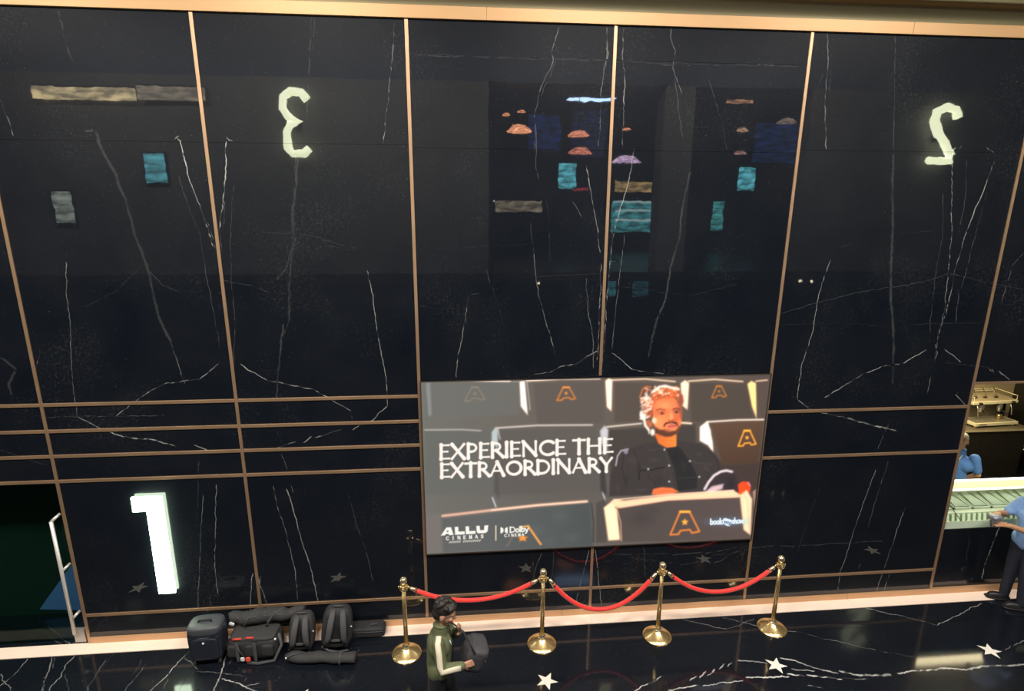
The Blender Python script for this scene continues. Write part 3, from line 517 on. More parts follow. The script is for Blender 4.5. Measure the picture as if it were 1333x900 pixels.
# letters as pen strokes: (advance, [(points, pen weight), ...]); y up, cap height 1
GL = {
 'A': (0.86, [([(0.03, 0), (0.40, 1)], .65), ([(0.40, 1), (0.80, 0)], 1.15), ([(0.17, .34), (0.66, .34)], .6)]),
 'C': (0.84, [(arc(.50, .5, .44, .48, 48, 312, 18), .95)]),
 'D': (0.86, [([(.10, 0), (.10, 1)], 1.1), ([(.10, .97), (.34, .97)] + arc(.34, .5, .44, .47, 90, -90, 14) + [(.34, .03), (.10, .03)], .85)]),
 'E': (0.60, [([(.10, 0), (.10, 1)], 1.1), ([(.10, .96), (.53, .96)], .62), ([(.10, .52), (.46, .52)], .58), ([(.10, .04), (.56, .04)], .62)]),
 'H': (0.88, [([(.10, 0), (.10, 1)], 1.1), ([(.76, 0), (.76, 1)], 1.1), ([(.10, .52), (.76, .52)], .65)]),
 'I': (0.28, [([(.13, 0), (.13, 1)], 1.15)]),
 'L': (0.60, [([(.10, 0), (.10, 1)], 1.1), ([(.10, .04), (.54, .04)], .75)]),
 'M': (1.0, [([(.08, 0), (.14, 1)], .9), ([(.14, 1), (.48, .1)], 1.0), ([(.48, .1), (.82, 1)], .8), ([(.82, 1), (.9, 0)], 1.1)]),
 'N': (0.90, [([(.10, 0), (.10, 1)], .8), ([(.08, 1), (.78, .02)], 1.15), ([(.78, 0), (.78, 1)], .8)]),
 'O': (1.0, [(arc(.5, .5, .43, .47, 0, 360, 26), .95)]),
 'P': (0.64, [([(.10, 0), (.10, 1)], 1.1), ([(.10, .97), (.28, .97)] + arc(.28, .71, .26, .26, 90, -90, 10) + [(.28, .45), (.10, .45)], .8)]),
 'R': (0.72, [([(.10, 0), (.10, 1)], 1.1), ([(.10, .97), (.28, .97)] + arc(.28, .72, .25, .25, 90, -90, 10) + [(.28, .47), (.10, .47)], .8), ([(.32, .47), (.70, 0)], 1.1)]),
 'S': (0.60, [([(.50, .86), (.38, .97), (.22, .97), (.10, .84), (.12, .66), (.30, .54), (.46, .42), (.50, .22), (.40, .05), (.22, .02), (.08, .14)], .95)]),
 'T': (0.72, [([(.35, 0), (.35, 1)], 1.15), ([(.02, .96), (.68, .96)], .75)]),
 'U': (0.84, [([(.10, 1), (.10, .35)] + arc(.42, .34, .32, .32, 180, 360, 12) + [(.74, 1)], 1.0)]),
 'X': (0.80, [([(.05, 1), (.73, 0)], 1.15), ([(.72, 1), (.04, 0)], .75)]),
 'Y': (0.76, [([(.03, 1), (.36, .48)], 1.1), ([(.70, 1), (.36, .48)], .75), ([(.36, .48), (.36, 0)], 1.1)]),
 ' ': (0.40, []),
 'b': (0.58, [([(.10, 1), (.10, .02)], 1), (arc(.30, .3, .22, .28, 0, 360, 14), 1)]),
 'o': (0.60, [(arc(.30, .3, .23, .28, 0, 360, 14), 1)]),
 'k': (0.54, [([(.10, 1), (.10, 0)], 1), ([(.46, .58), (.12, .28), (.48, 0)], 1)]),
 'l': (0.24, [([(.11, 1), (.11, 0)], 1)]),
 'y': (0.54, [([(.05, .58), (.27, .02)], 1), ([(.50, .58), (.20, -.28), (.06, -.3)], 1)]),
 'm': (0.86, [([(.10, .6), (.10, 0)], 1), ([(.10, .42), (.26, .58), (.40, .45), (.42, 0)], 1), ([(.42, .42), (.58, .58), (.72, .45), (.74, 0)], 1)]),
 's': (0.46, [([(.40, .50), (.24, .58), (.08, .46), (.22, .32), (.38, .18), (.24, .02), (.06, .1)], 1)]),
 'h': (0.58, [([(.10, 1), (.10, 0)], 1), ([(.10, .4), (.28, .58), (.44, .44), (.46, 0)], 1)]),
 'w': (0.78, [([(.04, .58), (.2, .02), (.38, .5), (.56, .02), (.72, .58)], 1)]),
}
def word(P, text, x0, y0, x1, y1, cap, pen, col, soft=0.45, flare=0.0, op=1.0, capend=None):
    """text from baseline start (x0,y0) to baseline end (x1,y1), cap height in the same units"""
    tot = sum(GL[c][0] for c in text); x = 0.0; capend = capend or cap; pad = .42 * pen / cap; k = 1 - 1.1 * pad if flare else 1.0
    for c in text:
        adv, strokes = GL[c]
        for pts, wt in strokes:
            q = []
            for (u, v) in pts:
                t = (x + (u - GL[c][0] / 2) * k + GL[c][0] / 2) / tot; v = pad + v * (1 - 2 * pad) if flare else v; h = cap + (capend - cap) * t
                q.append((x0 + (x1 - x0) * t + 0.06 * v * 0, y0 + (y1 - y0) * t - v * h))
            P.line(q, col, pen * wt, soft, op, flare)
        x += adv
def a_logo(P, c, w_, h, col, pen, star=True, op=1.0, col2=None):
    x, y = c; col2 = col2 or col
    pts = [(x - .16 * w_, y - .5 * h), (x + .16 * w_, y - .5 * h), (x + .5 * w_, y + .36 * h), (x + .24 * w_, y + .42 * h), (x + .17 * w_, y + .28 * h), (x - .15 * w_, y + .32 * h), (x - .22 * w_, y + .48 * h), (x - .5 * w_, y + .5 * h), (x - .16 * w_, y - .5 * h)]
    P.line(pts, col, pen, 0.5, op); P.line(pts[:2], col2, pen * 1.4, 0.5, op)
    if star:
        sp = []
        for i in range(10):
            r = (.17 if i % 2 == 0 else .075) * h; a = -PI / 2 + i * PI / 5
            sp.append((x + r * math.cos(a), y - 0.05 * h + r * math.sin(a)))
        P.poly(sp, col2, 0.5, op)

SX0, SX1, SZ0, SZ1 = XC + 0.012, XE - 0.012, 0.968, 3.105
NX, NZ = 860, 460
scr = thing('led_screen', 'large lit video screen showing a bearded man in a cinema seat', 'screen', ((SX0 + SX1) / 2, 0, SZ0))
cx0 = (SX0 + SX1) / 2
gx = np.linspace(SX0 + 0.012, SX1 - 0.012, NX); gz = np.linspace(SZ0 + 0.012, SZ1 - 0.012, NZ)
GX, GZ = np.meshgrid(gx, gz)
SY = -0.03
vx, vy, vz = GX - CAM.x, np.full_like(GX, SY - CAM.y), GZ - CAM.z
cz = vx * FWD.x + vy * FWD.y + vz * FWD.z
PXg = 666.5 + FPX * (vx * RIGHT.x + vy * RIGHT.y + vz * RIGHT.z) / cz
PYg = 450 - FPX * (vx * UP.x + vy * UP.y + vz * UP.z) / cz
P = Paint(PXg.astype(np.float32), PYg.astype(np.float32))
# backdrop: rows of seats
tx = np.clip((P.X - 550) / 450, 0, 1)[:, None]
P.col[:] = np.array((116, 115, 108)) * (1 - tx) + np.array((94, 80, 72)) * tx
P.glow((760, 520), 140, 50, (108, 94, 84), .6); P.glow((640, 640), 90, 50, (108, 104, 100), .6); P.glow((720, 625), 70, 30, (90, 80, 77), .5)
WARM = (255, 226, 196); PALE = (238, 226, 215); GR = (72, 68, 65)
def seat_panel(pts, col, soft=.7): P.poly(pts, col, soft)
# top row
P.poly([(553, 499), (676, 497), (676, 540), (553, 548)], (112, 112, 107), 2, .7)
P.poly([(694, 499), (786, 496), (786, 550), (700, 552)], (96, 88, 82), 2, .8)
P.poly([(800, 498), (884, 500), (890, 548), (800, 550)], (90, 78, 70), 2, .8)
P.poly([(898, 499), (972, 500), (980, 545), (900, 550)], (84, 74, 66), 2, .8)
P.line([(552, 496), (610, 495.5), (664, 496.5)], PALE, 2.0, .6); P.line([(666, 497), (676, 497)], (170, 160, 150), 1.2)
P.poly([(554, 499), (560, 498), (562, 540), (558, 543)], (140, 143, 140), 1.0)
P.poly([(676.5, 497), (683, 496), (687, 541), (678, 529)], (250, 243, 240), .6); P.line([(686, 498), (689, 522), (690, 534)], (205, 190, 180), 1.2)
P.line([(685, 496), (730, 493.5), (781, 493)], (255, 238, 220), 1.8)
P.poly([(788, 496), (793, 492), (797, 496), (796, 536), (790, 530)], (255, 235, 215), .7); P.line([(796, 495), (840, 493.5), (879, 497)], WARM, 1.8)
P.poly([(886, 499), (892, 495), (897, 499), (895, 534), (888, 528)], (255, 228, 205), .7); P.line([(896, 496.5), (930, 494), (967, 497)], WARM, 1.8)
P.poly([(973, 500), (978, 496), (984, 499), (985, 546), (979, 530)], (250, 222, 165), .7); P.line([(984, 496.5), (999, 495)], WARM, 1.6)
# second row
P.poly([(553, 562), (636, 561), (640, 640), (553, 645)], (104, 105, 100), 2.5, .7)
P.poly([(648, 559), (776, 556), (782, 640), (646, 645)], (98, 92, 88), 2.5, .8)
P.poly([(792, 560), (905, 553), (910, 640), (795, 640)], (72, 64, 60), 2, .9)
P.line([(553, 560), (600, 559.5), (626, 561)], (200, 195, 190), 1.5, .6)
P.line([(646, 557.5), (700, 554), (771, 553.5)], (220, 212, 205), 1.9, .6)
P.poly([(640, 563), (645, 556), (648, 561), (648, 585), (640, 575)], (190, 200, 200), .8, .9); P.line([(648, 558), (651, 572)], (220, 215, 210), 1.2)
P.poly([(645, 590), (648, 590), (650, 650), (643, 640)], (84, 82, 80), 1.2, .8)
P.line([(641, 648), (645.5, 660)], (215, 225, 228), 1.6, .6)
P.poly([(781, 561), (787, 554), (792, 560), (790, 590), (783, 578)], (205, 205, 210), .9, .9); P.line([(790, 556), (835, 551.5)], PALE, 1.8); P.line([(886, 550.5), (900, 551.5)], (255, 235, 215), 2.2)
P.line([(784, 640), (788, 652)], (215, 220, 225), 1.5); P.poly([(780, 595), (786, 595), (790, 645), (782, 640)], (60, 56, 56), 1.5, .8)
P.poly([(926, 552), (993, 547), (988, 604), (940, 606)], (104, 76, 58), 2, .95, (86, 62, 48), ((940, 552), (950, 605)))
P.poly([(938, 606), (989, 603), (986, 640), (940, 640)], (72, 58, 54), 1.5, .95)
P.poly([(911, 556), (920, 549), (925, 560), (928, 590), (922, 580), (911, 574)], (255, 246, 236), .7); P.line([(921, 549), (927, 575), (928.5, 592)], (255, 232, 205), 1.3)
P.line([(920, 549.5), (960, 547), (994, 546.5)], (250, 236, 222), 2.0)
# front row
P.poly([(576, 676), (700, 662), (768, 655), (772, 712), (576, 720)], (98, 100, 99), 1.5, .95, (80, 86, 86), ((620, 690), (760, 680)))
for (gxx, gyy, r_) in ((700, 690, 10), (730, 672, 12), (745, 700, 9), (715, 705, 8)): P.glow((gxx, gyy), r_, r_ * .7, (112, 120, 122), .25)
P.line([(576, 672), (640, 664.5), (700, 658), (764, 653)], (222, 186, 165), 3.2, .8); P.line([(640, 664.5), (700, 658), (764, 653)], (250, 222, 200), 1.6, .6)
P.line([(770, 656), (772.5, 680), (772.5, 706)], (60, 58, 60), 1.4)
P.poly([(553, 672), (572, 668), (577, 719), (553, 719)], (126, 116, 112), 2.0, .7)
P.poly([(776, 655), (788, 650), (790, 706), (776, 707)], (80, 74, 72), 1.2, .8)
# the man
HX = lambda x, y: (760 + x / 3.6, 480 + y / 3.6)
H = lambda L: [HX(*p) for p in L]
P.poly(H([(330, 345), (285, 352), (225, 372), (180, 380), (155, 420), (125, 500), (118, 600), (320, 592), (450, 580), (580, 580), (640, 520), (655, 460), (625, 410), (590, 375), (545, 350), (480, 345), (435, 335)]), (66, 59, 58), 1.2)
P.poly(H([(385, 372), (438, 360), (490, 420), (530, 500), (530, 560), (440, 575), (425, 470)]), (44, 43, 44), .8)
P.poly(H([(500, 360), (560, 370), (600, 420), (600, 450), (530, 440), (495, 400)]), (64, 58, 57), 1.2, .8)
P.line(H([(378, 380), (400, 455), (415, 560)]), (78, 72, 70), 1.0); P.line(H([(285, 360), (310, 385), (376, 368)]), (78, 70, 68), 1.2)
P.line(H([(265, 478), (320, 474), (378, 462)]), (36, 32, 33), 1.4); P.line(H([(275, 462), (330, 468)]), (80, 74, 72), .9); P.line(H([(262, 440), (258, 520)]), (38, 34, 35), 1.4)
P.line(H([(500, 432), (545, 445), (600, 448)]), (82, 76, 74), 1.1); P.line(H([(435, 515), (540, 508)]), (60, 58, 58), 1.2)
for b_ in ((378, 380), (400, 455), (400, 530), (302, 472), (497, 434), (541, 508)): P.ell(HX(*b_), 1.3, 1.3, (225, 215, 210), .5)
for (fx, fy, rx_, ry_, c_) in ((230, 430, 16, 9, 78), (200, 520, 7, 16, 46), (330, 430, 12, 5, 82), (350, 530, 9, 14, 50), (270, 570, 16, 5, 80), (470, 460, 6, 16, 60), (570, 470, 9, 8, 82), (610, 540, 5, 10, 48), (540, 400, 8, 6, 76), (430, 420, 5, 12, 36), (500, 540, 8, 8, 52), (160, 560, 4, 12, 84), (380, 480, 6, 10, 76)):
    P.glow(HX(fx, fy), rx_ / 2.2, ry_ / 2.2, (c_ * 1.04, c_ * .94, c_ * .92), .55)
for L_ in ([(235, 380), (255, 430), (250, 480)], [(190, 400), (180, 470), (200, 540)], [(300, 500), (340, 540), (330, 580)], [(560, 470), (590, 500), (570, 550)], [(460, 380), (480, 430)], [(590, 390), (625, 430), (640, 480)]):
    P.line(H(L_), (44, 39, 39), 1.3, 1.0, .55); P.line(H([(x + 8, y - 3) for x, y in L_]), (84, 76, 73), 1.0, 1.0, .4)
P.line(H([(150, 455), (158, 410), (175, 385), (208, 378)]), (215, 205, 215), 1.6, .6); P.ell(HX(197, 388), 3.0, 3.6, (165, 150, 165), .9, .9)
P.poly(H([(318, 592), (325, 565), (365, 556), (415, 560), (447, 578), (400, 590)]), (228, 128, 72), .7)
for q in ((345, 575), (375, 572), (405, 574)): P.line(H([q, (q[0] + 26, q[1] + 4)]), (190, 96, 52), .7)
P.poly(H([(555, 582), (585, 530), (610, 500), (640, 480), (668, 474), (695, 480), (712, 500), (722, 540), (732, 592)]), (62, 52, 56), .9); P.glow(HX(690, 540), 5, 8, (44, 36, 40), .6)
P.line(H([(566, 566), (585, 532), (610, 502), (640, 484), (668, 478), (694, 484)]), (240, 230, 232), 3.0, 1.0); P.poly(H([(568, 578), (600, 552), (655, 540), (650, 565), (600, 580)]), (208, 188, 192), 1.2)
P.poly(H([(728, 592), (722, 545), (742, 530), (775, 532), (782, 562), (770, 592)]), (244, 84, 34), .9); P.line(H([(770, 535), (780, 550)]), (200, 170, 230), 1.4)
P.poly(H([(330, 305), (434, 300), (434, 366), (388, 372), (350, 352)]), (212, 118, 56), .7, 1, (238, 150, 62), (HX(340, 340), HX(434, 340)))
F = lambda x, y: (810 + x / 10, 490 + y / 10)
FF = lambda L: [F(*p) for p in L]
P.poly(FF([(400, 330), (440, 280), (540, 260), (640, 265), (720, 310), (765, 400), (780, 520), (760, 640), (720, 740), (640, 775), (560, 785), (480, 750), (430, 690), (400, 560)]), (232, 138, 84), .6, 1, (244, 160, 96), (F(600, 300), F(430, 600)))
P.poly(FF([(690, 300), (745, 340), (790, 420), (775, 600), (745, 520), (740, 420)]), (168, 92, 66), .8, .8)
P.glow(F(690, 560), 5, 9, (196, 104, 60), .5)
P.poly(FF([(425, 650), (480, 690), (540, 700), (600, 730), (700, 705), (745, 640), (752, 660), (720, 745), (640, 785), (560, 790), (475, 760), (430, 700)]), (92, 52, 40), 1.0, .9)
P.poly(FF([(535, 640), (560, 605), (610, 595), (650, 590), (700, 595), (725, 620), (720, 660), (700, 625), (640, 605), (570, 625), (550, 660), (545, 700), (560, 720)]), (70, 38, 30), .6, .95)
P.poly(FF([(580, 650), (640, 612), (700, 625), (705, 660), (640, 680), (590, 675)]), (214, 124, 108), .6); P.line(FF([(600, 655), (650, 650), (700, 650)]), (140, 62, 50), .8)
P.ell(F(585, 700), 3.5, 1.8, (196, 120, 84), .8, .6)
P.line(FF([(445, 445), (490, 425), (560, 440)]), (120, 62, 40), 1.5, .6); P.line(FF([(660, 430), (710, 415), (745, 435)]), (110, 55, 38), 1.5, .6)
for e_ in ((510, 482), (700, 465)):
    P.ell(F(*e_), 4.2, 1.9, (150, 84, 58), .7); P.ell(F(e_[0] + 6, e_[1]), 1.7, 1.5, (60, 30, 26), .5); P.ell(F(e_[0] - 22, e_[1]), .9, .9, (245, 205, 180), .4)
P.line(FF([(640, 470), (655, 540), (630, 560)]), (246, 172, 116), 2.0, .9); P.line(FF([(600, 575), (640, 580), (670, 570)]), (150, 76, 50), 1.2)
P.poly(FF([(310, 590), (340, 560), (385, 600), (390, 660), (350, 670)]), (196, 110, 66), .8); P.ell(F(420, 575), 3.2, 4.0, (255, 238, 220), 1.0)
P.poly(FF([(395, 320), (380, 250), (430, 190), (540, 150), (650, 150), (730, 170), (790, 250), (800, 330), (775, 400), (740, 320), (690, 275), (600, 290), (520, 290), (450, 320), (405, 380), (390, 470), (380, 540), (345, 545), (330, 400)]), (204, 112, 62), .9)
rn = random.Random(3)
for i in range(9):
    u = i / 8; P.line(FF([(440 + 130 * u, 300 - 20 * u), (500 + 130 * u, 215 - 20 * u), (560 + 130 * u, 165)]), (250, 172, 100) if i % 2 == 0 else (120, 48, 26), 1.0, .5, .85)
P.poly(FF([(720, 190), (790, 250), (800, 340), (770, 400), (745, 320)]), (150, 84, 74), 1.0, .8)
for i in range(190):            # tight curls, brightest on the lit side
    q_ = rn.random()
    if q_ < .62: bx_, by_ = rn.uniform(235, 395), rn.uniform(250, 560)
    else: bx_, by_ = rn.uniform(290, 730), rn.uniform(140, 250)
    if by_ > 470 and bx_ > 350: continue
    if bx_ < 300 and by_ < 290 - (bx_ - 235) * .4: continue
    lit = max(0, 1 - (bx_ - 220) / 420) ** .6; z_ = rn.random()
    c_ = (255, 240, 226) if z_ < .25 + .5 * lit else (236, 160, 104) if z_ < .82 else (150, 70, 44)
    P.ell(F(bx_, by_), rn.uniform(1.0, 2.3), rn.uniform(.7, 1.3), c_, .5, .85, rn.uniform(0, 3))
P.glow(F(560, 380), 9, 5, (255, 190, 128), .5); P.glow(F(470, 600), 5, 6, (255, 176, 112), .5); P.glow(F(640, 520), 2, 4, (255, 200, 140), .5); P.glow(F(720, 540), 4, 6, (190, 96, 60), .5)
P.glow(F(520, 470), 7, 3, (176, 96, 62), .5); P.glow(F(700, 455), 5, 3, (160, 84, 58), .45); P.glow(F(600, 720), 8, 2.5, (120, 66, 48), .5); P.glow(F(430, 480), 3, 9, (196, 110, 70), .5)
P.line(FF([(390, 210), (480, 140), (560, 125), (640, 150), (735, 170)]), (255, 244, 232), 3.0, 1.0)
P.line(FF([(245, 470), (250, 550), (285, 560), (300, 640), (345, 700)]), (255, 242, 232), 3.0, .9); P.line(FF([(345, 690), (350, 745)]), (255, 240, 230), 1.6); P.ell(F(395, 730), 2.8, 4.4, (255, 236, 224), 1.0)
for i in range(7): P.ell(F(290 + 90 * rn.random(), 340 + 160 * rn.random()), 1.6, 1.1, (170, 84, 50), .6, .9, rn.uniform(0, 3))
# front right seat before him
P.poly([(802, 662), (870, 651), (960, 645), (968, 702), (811, 706)], (88, 78, 74), .9, 1, (96, 82, 78), ((830, 680), (960, 670)))
P.glow((835, 675), 16, 10, (66, 62, 62), .55); P.glow((850, 664), 12, 6, (70, 64, 62), .4)
P.poly([(786, 662), (799, 650), (812, 652), (870, 645), (955, 638.5), (965, 645), (962, 648), (870, 652), (806, 662), (800, 660)], (250, 206, 178), .9); P.line([(800, 651), (870, 644), (955, 638.5)], (255, 230, 208), 1.3)
P.poly([(786, 661), (796, 655), (803, 664), (807, 703), (792, 704)], (255, 222, 192), 1.0); P.line([(803, 662), (808, 680), (809, 704)], (235, 180, 150), 1.2)
P.poly([(963, 645), (972, 638), (979, 650), (977, 697), (968, 690)], (252, 214, 186), 1.0); P.line([(966, 640), (973, 652), (975, 690)], (205, 150, 120), .8, .5, .6); P.poly([(980, 640), (984, 637), (982, 660)], (210, 160, 140), .8, .8)
OR = (226, 138, 56); YE = (255, 196, 70)
a_logo(P, (618, 513.5), 26, 18, (150, 136, 118), 1.3, True, .9); a_logo(P, (737, 513), 24, 17, OR, 1.7, True, 1, (242, 156, 66)); a_logo(P, (936, 510.5), 19, 15, (214, 128, 60), 1.6); a_logo(P, (972.5, 571), 23, 20, (250, 186, 60), 1.9, True, 1, YE)
P.line([(833, 517), (837, 506), (841, 503.5), (847, 504)], (226, 120, 60), 1.7); P.ell((841.5, 509), 1.8, 1.8, (200, 100, 50), .6)
a_logo(P, (891.5, 681.5), 38, 30, (232, 142, 58), 2.2, True, 1, (255, 190, 72))
P.line([(676, 687), (688, 685)], (240, 190, 100), 2.0); P.line([(688, 686), (704, 709)], (244, 178, 84), 2.4); P.line([(672, 692), (660, 711)], (196, 140, 110), 1.4, .8, .5)
sp = []
for i in range(10):
    r = (6.5 if i % 2 == 0 else 3) ; a = -PI / 2 + i * PI / 5; sp.append((680.5 + 1.15 * r * math.cos(a), 701 + .8 * r * math.sin(a)))
P.poly(sp, (240, 160, 66), .7)
# lettering
def blur(sig):
    k = np.exp(-0.5 * (np.arange(-6, 7) / sig) ** 2); k /= k.sum(); A = P.col.reshape(NZ, NX, 3); B = np.pad(A, ((6, 6), (6, 6), (0, 0)), 'edge')
    B = sum(k[i] * B[i:i + NZ] for i in range(13)); B = sum(k[i] * B[:, i:i + NX] for i in range(13)); P.col = B.reshape(-1, 3).astype(np.float32)
blur(1.25)
sharp = P.col.copy(); P.col = np.clip(P.col - 165, 0, 90); blur(5.0); P.col = np.minimum(sharp + P.col * 0.9 * np.array((1.0, .86, .74), np.float32), 255).astype(np.float32)
for dx, colr, op_ in ((-.9, (196, 110, 96), .55), (0, (255, 250, 240), 1)):
    word(P, 'EXPERIENCE', 571.4 + dx, 600.0, 737.4, 593.2, 22.0, 3.7, colr, .4, .22, op_, 21.4)
    word(P, 'THE', 745.2 + dx, 592.8, 799.0, 590.6, 21.4, 3.7, colr, .4, .22, op_, 21.2)
    word(P, 'EXTRAORDINARY', 572.4 + dx, 623.6, 798.4, 615.0, 20.8, 3.7, colr, .4, .22, op_, 20.2)
WH = (255, 252, 240)
def block(pts): P.poly(pts, WH, .5)
block([(574, 697.6), (581, 687), (587, 686.6), (590.5, 696.8), (584.4, 697), (584, 695.4), (580.5, 695.5), (579, 697.4)])
block([(592, 686.3), (596.4, 686), (597, 692.4), (605, 692), (605, 696), (592.4, 696.6)]); block([(606, 685.6), (610.4, 685.4), (611, 691.8), (619, 691.3), (619, 695.2), (606.4, 695.9)])
block([(620, 685), (624.4, 684.8), (625, 690.6), (630, 690.3), (630.6, 684.4), (635.6, 684), (634.8, 692), (632, 694.2), (623, 694.8), (620.6, 693)])
P.ell((582.7, 692), 1.2, 1.2, (120, 112, 108), .4)
for i, ch in enumerate('CINEMAS'):
    x_ = 580.6 + i * 7.55; y_ = 703.2 - i * .42
    word(P, ch, x_, y_, x_ + 3.6, y_ - .2, 4.0, 1.2, WH, .4)
word(P, 'CREATED', 584.4, 707.4, 601, 706.4, 2.2, .7, (235, 222, 205), .45, 0, .8) if False else None
for i in range(16):          # the tiny third line is illegible in the photograph: a row of short marks
    if i != 6: P.line([(585 + i * 2.6, 707 - i * .14), (586.3 + i * 2.6, 705.2 - i * .14)], (240, 228, 212), 1.3, .5, .85)
P.line([(645.5, 685), (645.5, 703.5)], (250, 220, 190), 1.5)
for sgn, xx in ((1, 651.5), (-1, 661)):
    P.poly([(xx, 686.8), (xx + sgn * 1.5, 686.8), (xx + sgn * 3.8, 688.6), (xx + sgn * 4, 692.6), (xx + sgn * 1.6, 694.6), (xx, 694.8)], WH, .45)
word(P, 'Dolby', 663.4, 693.6, 688, 692.0, 7.0, 1.7, WH, .45)
for i, ch in enumerate('CINEMA'): word(P, ch, 656.6 + i * 4.5, 699.2 - i * .25, 659.6 + i * 4.5, 699.0 - i * .25, 3.2, 1.0, WH, .4)
P.glow((946, 679.5), 22, 5, (110, 170, 235), .55)
word(P, 'book', 924.5, 683.2, 940.5, 682.4, 7.2, 1.9, (240, 250, 255), .5); word(P, 'show', 953, 681.8, 968, 681.2, 7.0, 1.8, (235, 248, 255), .5)
P.poly([(941.5, 675.6), (944, 674.6), (952.5, 677.2), (953.4, 680), (949.5, 685.4), (946.5, 685), (940.5, 681.8)], (245, 250, 255), .6); word(P, 'my', 942.6, 681.6, 951.6, 682.6, 4.6, 1.0, (70, 110, 170), .4)
blur(0.6)
pc = np.clip(P.col / 255.0, 0, 1); lin = np.where(pc <= 0.04045, pc / 12.92, ((pc + 0.055) / 1.055) ** 2.4).astype(np.float32)
me = bpy.data.meshes.new('picture'); nv = NX * NZ
co = np.stack([GX.ravel() - cx0, np.full(nv, SY), GZ.ravel() - SZ0], 1).astype(np.float32)
ii = (np.arange(NZ - 1)[:, None] * NX + np.arange(NX - 1)[None, :]).ravel()
fc = np.stack([ii, ii + 1, ii + NX + 1, ii + NX], 1).astype(np.int32); nf = len(fc)
me.vertices.add(nv); me.vertices.foreach_set('co', co.ravel()); me.loops.add(nf * 4); me.loops.foreach_set('vertex_index', fc.ravel())
me.polygons.add(nf); me.polygons.foreach_set('loop_start', np.arange(nf, dtype=np.int32) * 4); me.update(calc_edges=True)
ca = me.attributes.new('picture', 'FLOAT_COLOR', 'POINT'); ca.data.foreach_set('color', np.concatenate([lin, np.ones((nv, 1), np.float32)], 1).ravel())
m = bpy.data.materials.new('screen_light'); m.use_nodes = True; nt = m.node_tree; b = nt.nodes['Principled BSDF']
at = nt.nodes.new('ShaderNodeAttribute'); at.attribute_name = 'picture'; nt.links.new(at.outputs['Color'], b.inputs['Emission Color']); b.inputs['Emission Strength'].default_value = 1.0
b.inputs['Base Color'].default_value = (0.01, 0.01, 0.01, 1); b.inputs['Roughness'].default_value = 0.6; b.inputs['Specular IOR Level'].default_value = 0.1
me.materials.append(m)
po = bpy.data.objects.new('picture', me); C.objects.link(po); po.parent = scr
hw = (SX1 - SX0) / 2; hh = SZ1 - SZ0
M_FR = mat('screen_frame_metal', (0.10, 0.085, 0.075), 0.4, 0.6)
MB().box(-hw, hw, -0.028, -0.013, 0.0, hh).build('cabinet', M_BLACK, scr)
MB().box(-hw, hw, -0.036, -0.013, 0, 0.012).build('frame_rail', M_FR, scr); MB().box(-hw, hw, -0.036, -0.013, hh - 0.012, hh).build('frame_rail', M_FR, scr)
MB().box(-hw, -hw + 0.012, -0.036, -0.013, 0.012, hh - 0.012).build('frame_rail', M_FR, scr); MB().box(hw - 0.012, hw, -0.036, -0.013, 0.012, hh - 0.012).build('frame_rail', M_FR, scr)

# ------------------------------------------------------------------ lit numbers
M_SIGN1 = mat('lit_white_acrylic', (0.9, 0.9, 0.9), 0.4, emit=(0.80, 1.0, 0.72), strength=13.0)
M_SIGN2 = mat('lit_warm_acrylic', (0.9, 0.9, 0.85), 0.4, emit=(0.95, 1.0, 0.66), strength=15.0)
M_RET = mat('sign_return_metal', (0.75, 0.5, 0.5), 0.4, 0.3)
one = thing('number_sign', 'lit white number 1 on the black wall beside the glass door', 'sign', (-3.44, 0, 0.646))
p1 = [(-3.588, 1.857), (-3.275, 1.857), (-3.284, 0.646), (-3.462, 0.646), (-3.448, 1.687), (-3.59, 1.687)]
p1 = [(x + 3.44, z - 0.646) for x, z in p1]
MB().prism(p1, -0.05, -0.022).build('lit_face', M_SIGN1, one)
for zz in (0.3, 0.9): MB().box(0.05, 0.09, -0.022, 0.0, zz, zz + 0.04).build('standoff', M_STEEL, one)
FACY = -6.9
x3, z3 = mirrored((388, 161), -FACY)
s3 = [(-.30, .42), (-.18, .55), (.05, .58), (.24, .47), (.26, .26), (.12, .08), (-.08, .02), (.12, -.04), (.22, -.18), (.22, -.5), (.12, -.60), (-.14, -.60), (-.28, -.50)]
t3 = thing('number_sign', 'lit number 3 whose mirrored reflection shows in the upper left marble', 'sign', (x3, FACY, z3))
MB().tube([(-x * .86, 0.20, z) for x, z in s3], 0.082, 10).build('lit_tube', M_SIGN2, t3, smooth=True)
MB().box(-0.2, 0.06, 0.0, 0.16, -0.1, 0.1).build('bracket', M_BLACK, t3)
x2, z2 = mirrored((1219, 178), -FACY)
s2 = [(.27, .38), (.18, .55), (-.04, .60), (-.25, .50), (-.28, .30), (-.16, .08), (.05, -.16), (.24, -.42), (.26, -.54), (0, -.54), (-.26, -.54)]
t2 = thing('number_sign', 'lit number 2 whose mirrored reflection shows in the upper right marble', 'sign', (x2, FACY, z2))
MB().tube([(x, 0.20, z) for x, z in s2], 0.09, 10).build('lit_tube', M_SIGN2, t2, smooth=True)
MB().box(-0.1, 0.1, 0.0, 0.16, -0.1, 0.1).build('bracket', M_BLACK, t2)

